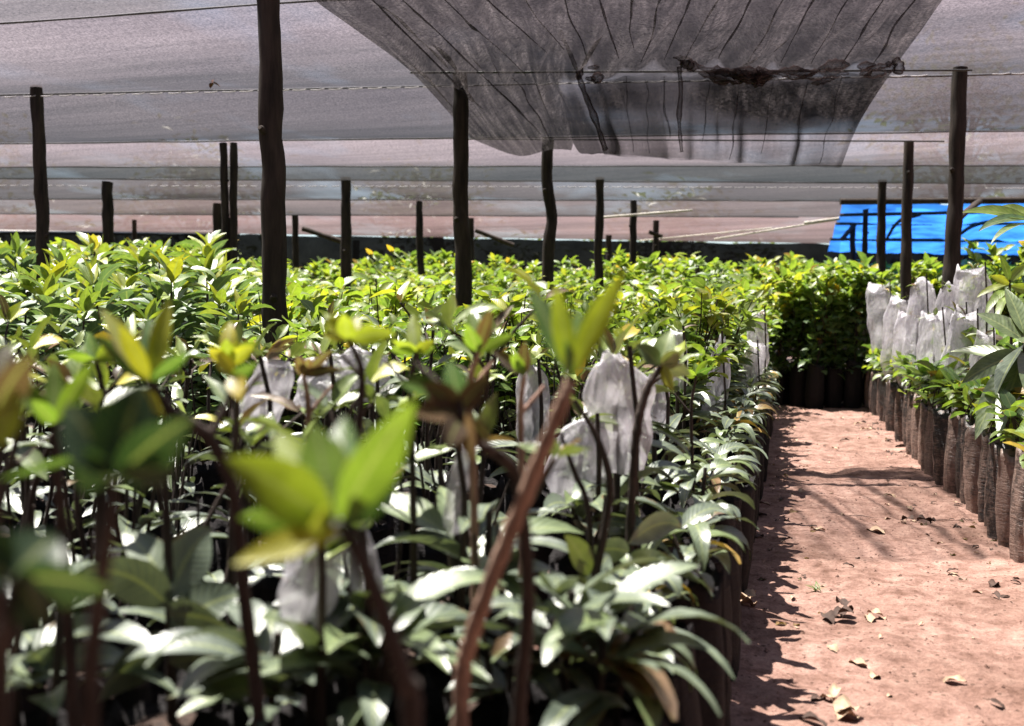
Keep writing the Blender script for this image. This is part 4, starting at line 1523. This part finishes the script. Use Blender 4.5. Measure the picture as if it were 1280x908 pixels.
hero('seedling with a straight black stem and low grey leaves at the lower left',
     [[((205, 560, D), .003), ((208, 640, D), .0045), ((212, 760, D + .01), .005), ((215, 890, D + .03), .0056)]],
     [((212, 760, D), (105, 700, D - .06), .045, 1.3, .18, .1), ((212, 750, D), (255, 655, D + .05), .05, 1.0, .22, .3), ((212, 770, D), (300, 800, D - .05), .055, .9, .16, .2), ((213, 800, D), (125, 880, D - .08), .05, 1, .2, -.2), ((213, 790, D), (300, 740, D + .02), .05, .8, .25, -.6),
      ((213, 830, D), (340, 860, D - .08), .05, 1.0, .2, .2), ((213, 745, D), (160, 660, D + .03), .04, .9, .3, .3)],
     M['leaf_grey'], M['stem'], k=1)
for j, (px, py, D, n_, tn, sm_, lab) in enumerate((
        (436, 425, .98, 5, (.70, .76, .60), 'stem', 'slim seedling with a yellow-green flush just right of the round flush top'),
        (598, 440, 1.08, 3, (.95, .6, .97), 'stem_brown', 'slim seedling with a reddish bare twig and few leaves left of the upright flush'),
        (520, 440, 1.22, 4, (.6, .68, .72), 'stem', 'slim seedling with a pale tuft behind the withered brown tuft'),
        (285, 455, 1.1, 4, (.82, .76, .86), 'stem', 'slim seedling with small orange-yellow leaves right of the yellow flush'),
        (655, 470, 1.15, 3, (.96, .66, .97), 'stem_pink', 'slim seedling with a pale twig just left of the slanting stem top'),
        (380, 470, 1.2, 3, (.97, .55, .95), 'stem_brown', 'slim seedling with a brown bent twig before the short wide sleeve'),
        (870, 470, 2.2, 5, (.6, .68, .5), 'stem', 'slim seedling with light green leaves between the short sleeve and the narrow tall one'),
        (120, 450, 1.15, 4, (.66, .55, .72), 'stem', 'slim seedling with lime leaves between the two flushes at the left'))):
    r = random.Random(1200 + j)
    bx = r.uniform(-18, 18)
    lv = []
    for q in range(n_ + 2):
        a = r.uniform(-1.5, 1.5)
        ln = r.uniform(28, 62) / D
        lv.append(((px, py, D), (px + ln * math.sin(a), py - ln * math.cos(a), D + r.uniform(-.04, .04)), r.uniform(.012, .02), r.uniform(.2, .6), r.choice(tn), r.uniform(-.5, .5)))
    hero(lab, [[((px, py, D), .0026), ((px + bx, py + 45, D + .01), .0036), ((px + bx * .6, py + 150, D + .02), .0042), ((px + bx * .4, py + 260, D + .04), .0046)],
               [((px + bx, py + 48, D + .01), .0028), ((px + bx - r.choice((-1, 1)) * 30, py + 12, D + .02), .0018)]], lv, M['leaf_flush'], M[sm_], name='slim_seedling', k=j % 5)
# low plants along the lower edge
for j, (px, py, d, lab) in enumerate(((60, 800, .98, 'low seedling with long arching grey leaves in the bottom left corner'), (330, 860, .95, 'low seedling with wide grey leaves between the two black stems at the bottom'),
                                       (470, 840, .98, 'low seedling with flat pale leaves just left of the slanting stem foot'), (700, 800, 1.05, 'low seedling with long pale leaves right of the slanting stem foot'),
                                       (600, 690, 1.25, 'low seedling with spread grey leaves behind the slanting stem'), (742, 838, 1.02, 'low seedling with a dry brown leaf at the path edge below'))):
    r = random.Random(60 + j)
    c = at(px, py, d)
    o = Vector((c.x, c.y, 0))
    st, lf = MB(), MB()
    zt = max(.40, c.z)
    tube(st, spline([(0, 0, .30), (.005, 0, .36), (.01, .01, zt + .05)], 5), .0045, 7, .1)
    for q in range(13):
        a = q * 2.4 + r.uniform(-.3, .3)
        leaf(lf, (0, 0, r.uniform(.37, zt + .04)), (math.cos(a), math.sin(a), r.uniform(.2, .8)), r.uniform(.085, .135), r.uniform(.028, .042), r.uniform(.7, 1.5), .25, r.choice([.12, .18, .24, .3]), 9, r.uniform(-.4, .4), .02, .03, rnd=r)
    if j == 5:
        for q in range(5):
            leaf(lf, (0, 0, .40), rdir(r, r.uniform(0, .6)), .09, .04, 1.2, .5, .95, 7, r.uniform(-.5, .5), .02, .15, rnd=r)
    e = build_plant('low_seedling', 'seedling', lab, st, lf, BAGS[j % 5], M['leaf_grey'], 'low seedlings at the front of the left bed')
    e.location = o

# right edge plants
D = 3.5
hero('tall seedling with very large pale drooping leaves at the right edge',
     [[((1280, 420, D), .006), ((1282, 480, D), .008), ((1280, 530, D), .009)]],
     [((1280, 440, D), (1218, 545, D - .1), .085, .4, .34, .1), ((1282, 440, D), (1248, 545, D - .25), .085, .4, .36, .4), ((1280, 440, D), (1204, 478, D), .075, .4, .38, -.3), ((1280, 425, D), (1223, 392, D + .1), .08, .3, .42, .3),
      ((1284, 440, D), (1328, 545, D - .25), .09, .4, .34, .2), ((1282, 430, D), (1318, 380, D), .08, .3, .4, .3), ((1280, 430, D), (1246, 492, D - .2), .095, .4, .14, .9), ((1282, 460, D), (1303, 545, D - .35), .08, .4, .38, .4), ((1280, 450, D), (1190, 440, D + .2), .06, .4, .5, .2), ((1280, 440, D), (1294, 520, D - .3), .09, .4, .34, -.5),
      ((1282, 420, D), (1258, 360, D + .15), .07, .3, .4, .4), ((1282, 420, D), (1308, 440, D - .3), .09, .4, .36, .2)],
     M['leaf_grey'], M['stem'], name='large_leaf_seedling', bag=BAGS_D[1])
D = 3.2
hero('tall leaning seedling whose leafy tip hangs before the blue tarpaulin',
     [[((1290, 275, D), .003), ((1330, 330, D), .006), ((1350, 420, D), .007), ((1350, 480, D), .008)]],
     [((1290, 275, D), (1205, 266, D), .05, .5, .60, .3), ((1290, 275, D), (1225, 290, D - .05), .04, .8, .25, .3), ((1290, 280, D), (1240, 306, D - .1), .035, .8, .4, .6), ((1292, 275, D), (1250, 258, D + .1), .04, .5, .62, -.3), ((1292, 275, D), (1330, 265, D), .05, .5, .5, .3)],
     M['leaf_small'], M['stem'], name='large_leaf_seedling', bag=BAGS_D[2])
D = 4.6
hero('seedling with yellow narrow leaves at the right edge above the large pale leaves',
     [[((1262, 350, D), .004), ((1264, 420, D), .006), ((1264, 480, D), .007)]],
     [((1262, 356, D), (1222, 372, D), .04, .6, .76, .3), ((1262, 356, D), (1238, 345, D), .04, .4, .80, -.3), ((1262, 352, D), (1282, 330, D), .045, .4, .72, .3), ((1262, 358, D), (1300, 372, D), .05, .6, .74, .4), ((1262, 360, D), (1232, 395, D - .1), .045, .8, .66, .2),
      ((1262, 370, D), (1290, 400, D - .1), .05, .8, .62, .2), ((1262, 352, D), (1252, 318, D), .035, .3, .62, .2), ((1262, 365, D), (1245, 410, D - .2), .04, .9, .7, .4)],
     M['leaf_small'], M['stem'], name='large_leaf_seedling', bag=BAGS_D[3])
for j, (px, py, d, lab, tn) in enumerate(((1083, 335, 9.6, 'yellow upright leafy sapling before the left part of the tarpaulin', (.72, .78, .84)), (1160, 335, 8.8, 'yellow-green broad sapling between the two tallest right posts', (.6, .66, .74)), (1045, 335, 10.4, 'slim pale green sapling left of the yellow one', (.6, .64, .68)))):
    r = random.Random(80 + j)
    c = at(px, py, d)
    st, lf = MB(), MB()
    tube(st, spline([(0, 0, .3), (.01, 0, .7), (0, 0, c.z)], 5), .009, 6, .1)
    for q in range(46):
        t = r.random()
        a = r.uniform(0, 6.28)
        el = r.uniform(.2, 1.2)
        leaf(lf, (r.uniform(-.05, .05), r.uniform(-.05, .05), .55 + (c.z - .58) * t), (math.cos(a) * math.cos(el), math.sin(a) * math.cos(el), math.sin(el)), r.uniform(.13, .22), r.uniform(.05, .075), r.uniform(.2, .9), .3, r.choice(tn) if t > .4 else r.choice((.35, .5, .6)), 6, r.uniform(-.4, .4), .02, rnd=r)
    e = build_plant('upright_sapling', 'sapling', lab, st, lf, BAGS_D[j], M['leaf_small'])
    e.location = (c.x, c.y, 0)
# thin stick in the middle plants
a = at(872, 332, 9)
pole('plant_stake', a, Vector((a.x, a.y, 0)), .02, 'short dark stake standing among the middle seedlings near the path end', 'stake', M['pole'])

# ------------------------------------------------------------------ things lying on the path
def ground_leaf(px, py, L, W, tone, lab, curl=.9, n=1):
    p = on_z(px, py, 0.0)
    mb = MB()
    for q in range(n):
        a = R.uniform(0, 6.28)
        leaf(mb, (R.uniform(-.01, .01) * n, R.uniform(-.01, .01) * n, .004 + .006 * q), (math.cos(a), math.sin(a), .16), L * R.uniform(.8, 1.1), W * R.uniform(.8, 1.1), curl * R.uniform(.6, 1.2), R.uniform(.3, .8), tone + R.uniform(-.02, .02), 7, R.uniform(-.3, .3), 0, .18)
    o = link('dry_leaf', mb.mesh('dry_leaf', M['tan'] if tone < .94 else M['umber']), None, (p.x, p.y, path_z(p.x, p.y)))
    return tag(o, lab, 'dry leaf', 'dry leaves lying on the path')


ground_leaf(1045, 768, .05, .035, .99, 'dark crumpled clump of dead leaf in the middle of the path', 1.4, 5)
ground_leaf(1080, 768, .04, .03, .92, 'pale curled leaf right beside the dark clump on the path', 1.0, 2)
ground_leaf(1140, 652, .06, .04, .99, 'dark folded dead leaf on the path near the right bags', 1.2, 2)
ground_leaf(1014, 664, .07, .03, .925, 'pale flat leaf on the left half of the path', .4)
ground_leaf(1108, 668, .07, .035, .90, 'pale yellow leaf on the path before the dark folded leaf', .4)
ground_leaf(1080, 832, .05, .02, .93, 'small tan leaf on a dark streak low on the path', .6)
ground_leaf(1048, 900, .06, .04, .92, 'curled tan leaf at the bottom edge of the path', 1.0, 2)
ground_leaf(925, 760, .06, .05, .93, 'ragged light dry leaf at the shaded left edge of the path', 1.1, 3)
ground_leaf(1240, 735, .05, .03, .95, 'brown leaf at the foot of the nearest right bags', .8)
lm = []
for k in range(6):
    mb = MB()
    a = R.uniform(0, 6.28)
    leaf(mb, (0, 0, .002), (math.cos(a), math.sin(a), .2), R.uniform(.03, .06), R.uniform(.014, .03), R.uniform(.5, 1.6), R.uniform(.3, .9), (.92, .95, .97, .98, .99, .96)[k], 6, R.uniform(-.3, .3), 0, .2)
    lm.append(mb.mesh('dry_leaf', (M['tan'], M['umber'], M['umber'], M['dead'], M['tan'], M['umber'])[k]))
for k in range(290):
    x, y = rn.uniform(-.08, .68), 1.0 + 8 * rn.random() ** 1.3
    if k % 2:
        x = rn.choice((rn.uniform(.48, .70), rn.uniform(.55, .69), rn.uniform(-.12, .1)))
    o = link('dry_leaf', lm[k % 6], None, (x, y, path_z(x, y)))
    o.rotation_euler = (rn.uniform(-.3, .3), rn.uniform(-.3, .3), rn.uniform(0, 6.28))
    s = rn.choice((rn.uniform(.3, .6), rn.uniform(.5, 1.2)))
    o.scale = (s, s, s)
    tag(o, 'small brown dry leaf scattered on the red earth path', 'dry leaf', 'small dry leaves scattered on the path')
# grit
gb = MB()
for k in range(2600):
    x, y = rn.uniform(-.3, .72), .8 + 8.2 * rn.random() ** 1.6
    s = rn.uniform(.0015, .006) * (1.6 if rn.random() < .06 else 1)
    z = path_z(x, y)
    b = Vector((x, y, z))
    vv = [b + Vector((rn.uniform(.5, 1) * s * q[0], rn.uniform(.5, 1) * s * q[1], rn.uniform(.4, .9) * s * q[2])) for q in ((1, 0, 0), (0, 1, 0), (-1, 0, 0), (0, -1, 0), (0, 0, 1), (0, 0, -1))]
    gb.add(vv, [(0, 1, 4), (1, 2, 4), (2, 3, 4), (3, 0, 4), (1, 0, 5), (2, 1, 5), (3, 2, 5), (0, 3, 5)])
tag(link('grit', gb.mesh('grit', M['ground'], False)), 'loose red earth crumbs on the path', 'grit', kind='stuff')
# grass sprigs
gm = MB()
for q in range(14):
    a = R.uniform(0, 6.28)
    leaf(gm, (R.uniform(-.01, .01), R.uniform(-.01, .01), 0), (math.cos(a), math.sin(a), .8), R.uniform(.02, .05), .004, 1.0, .3, .45, 4)
p = on_z(1022, 738, 0)
tag(link('grass_tuft', gm.mesh('grass_tuft', M['leaf_small']), None, (p.x, p.y, path_z(p.x, p.y))), 'tiny green grass tuft on the path just beyond the dark clump', 'grass')

# ------------------------------------------------------------------ light
SUN_AZ = Vector((-1, 0.55, 0)).normalized()
EL = math.radians(71)
sd = SUN_AZ * math.cos(EL) + Vector((0, 0, math.sin(EL)))
sl = bpy.data.lights.new('sun', 'SUN')
sl.energy = 5.0
sl.angle = math.radians(.5)
sl.color = (1.0, .95, .87)
so = bpy.data.objects.new('sun', sl)
COL.objects.link(so)
so.rotation_euler = (-sd).to_track_quat('-Z', 'Y').to_euler()
w = bpy.data.worlds.new('World')
sc.world = w
w.use_nodes = True
nt = w.node_tree
nt.nodes.clear()
sky = nt.nodes.new('ShaderNodeTexSky')
sky.sky_type = 'NISHITA'
sky.sun_disc = False
sky.sun_elevation = EL
sky.sun_rotation = math.atan2(SUN_AZ.x, SUN_AZ.y)
bg = nt.nodes.new('ShaderNodeBackground')
bg.inputs['Strength'].default_value = 0.05
wo = nt.nodes.new('ShaderNodeOutputWorld')
nt.links.new(sky.outputs[0], bg.inputs[0])
nt.links.new(bg.outputs[0], wo.inputs[0])
vs = sc.view_settings
vs.view_transform = 'Standard'
vs.look = 'None'
vs.gamma = 1
vs.exposure = 2.1
sc.cycles.max_bounces = 6
sc.cycles.transparent_max_bounces = 12
sc.cycles.sample_clamp_indirect = 6
print('counts', cnt, 'objects', len(bpy.data.objects))
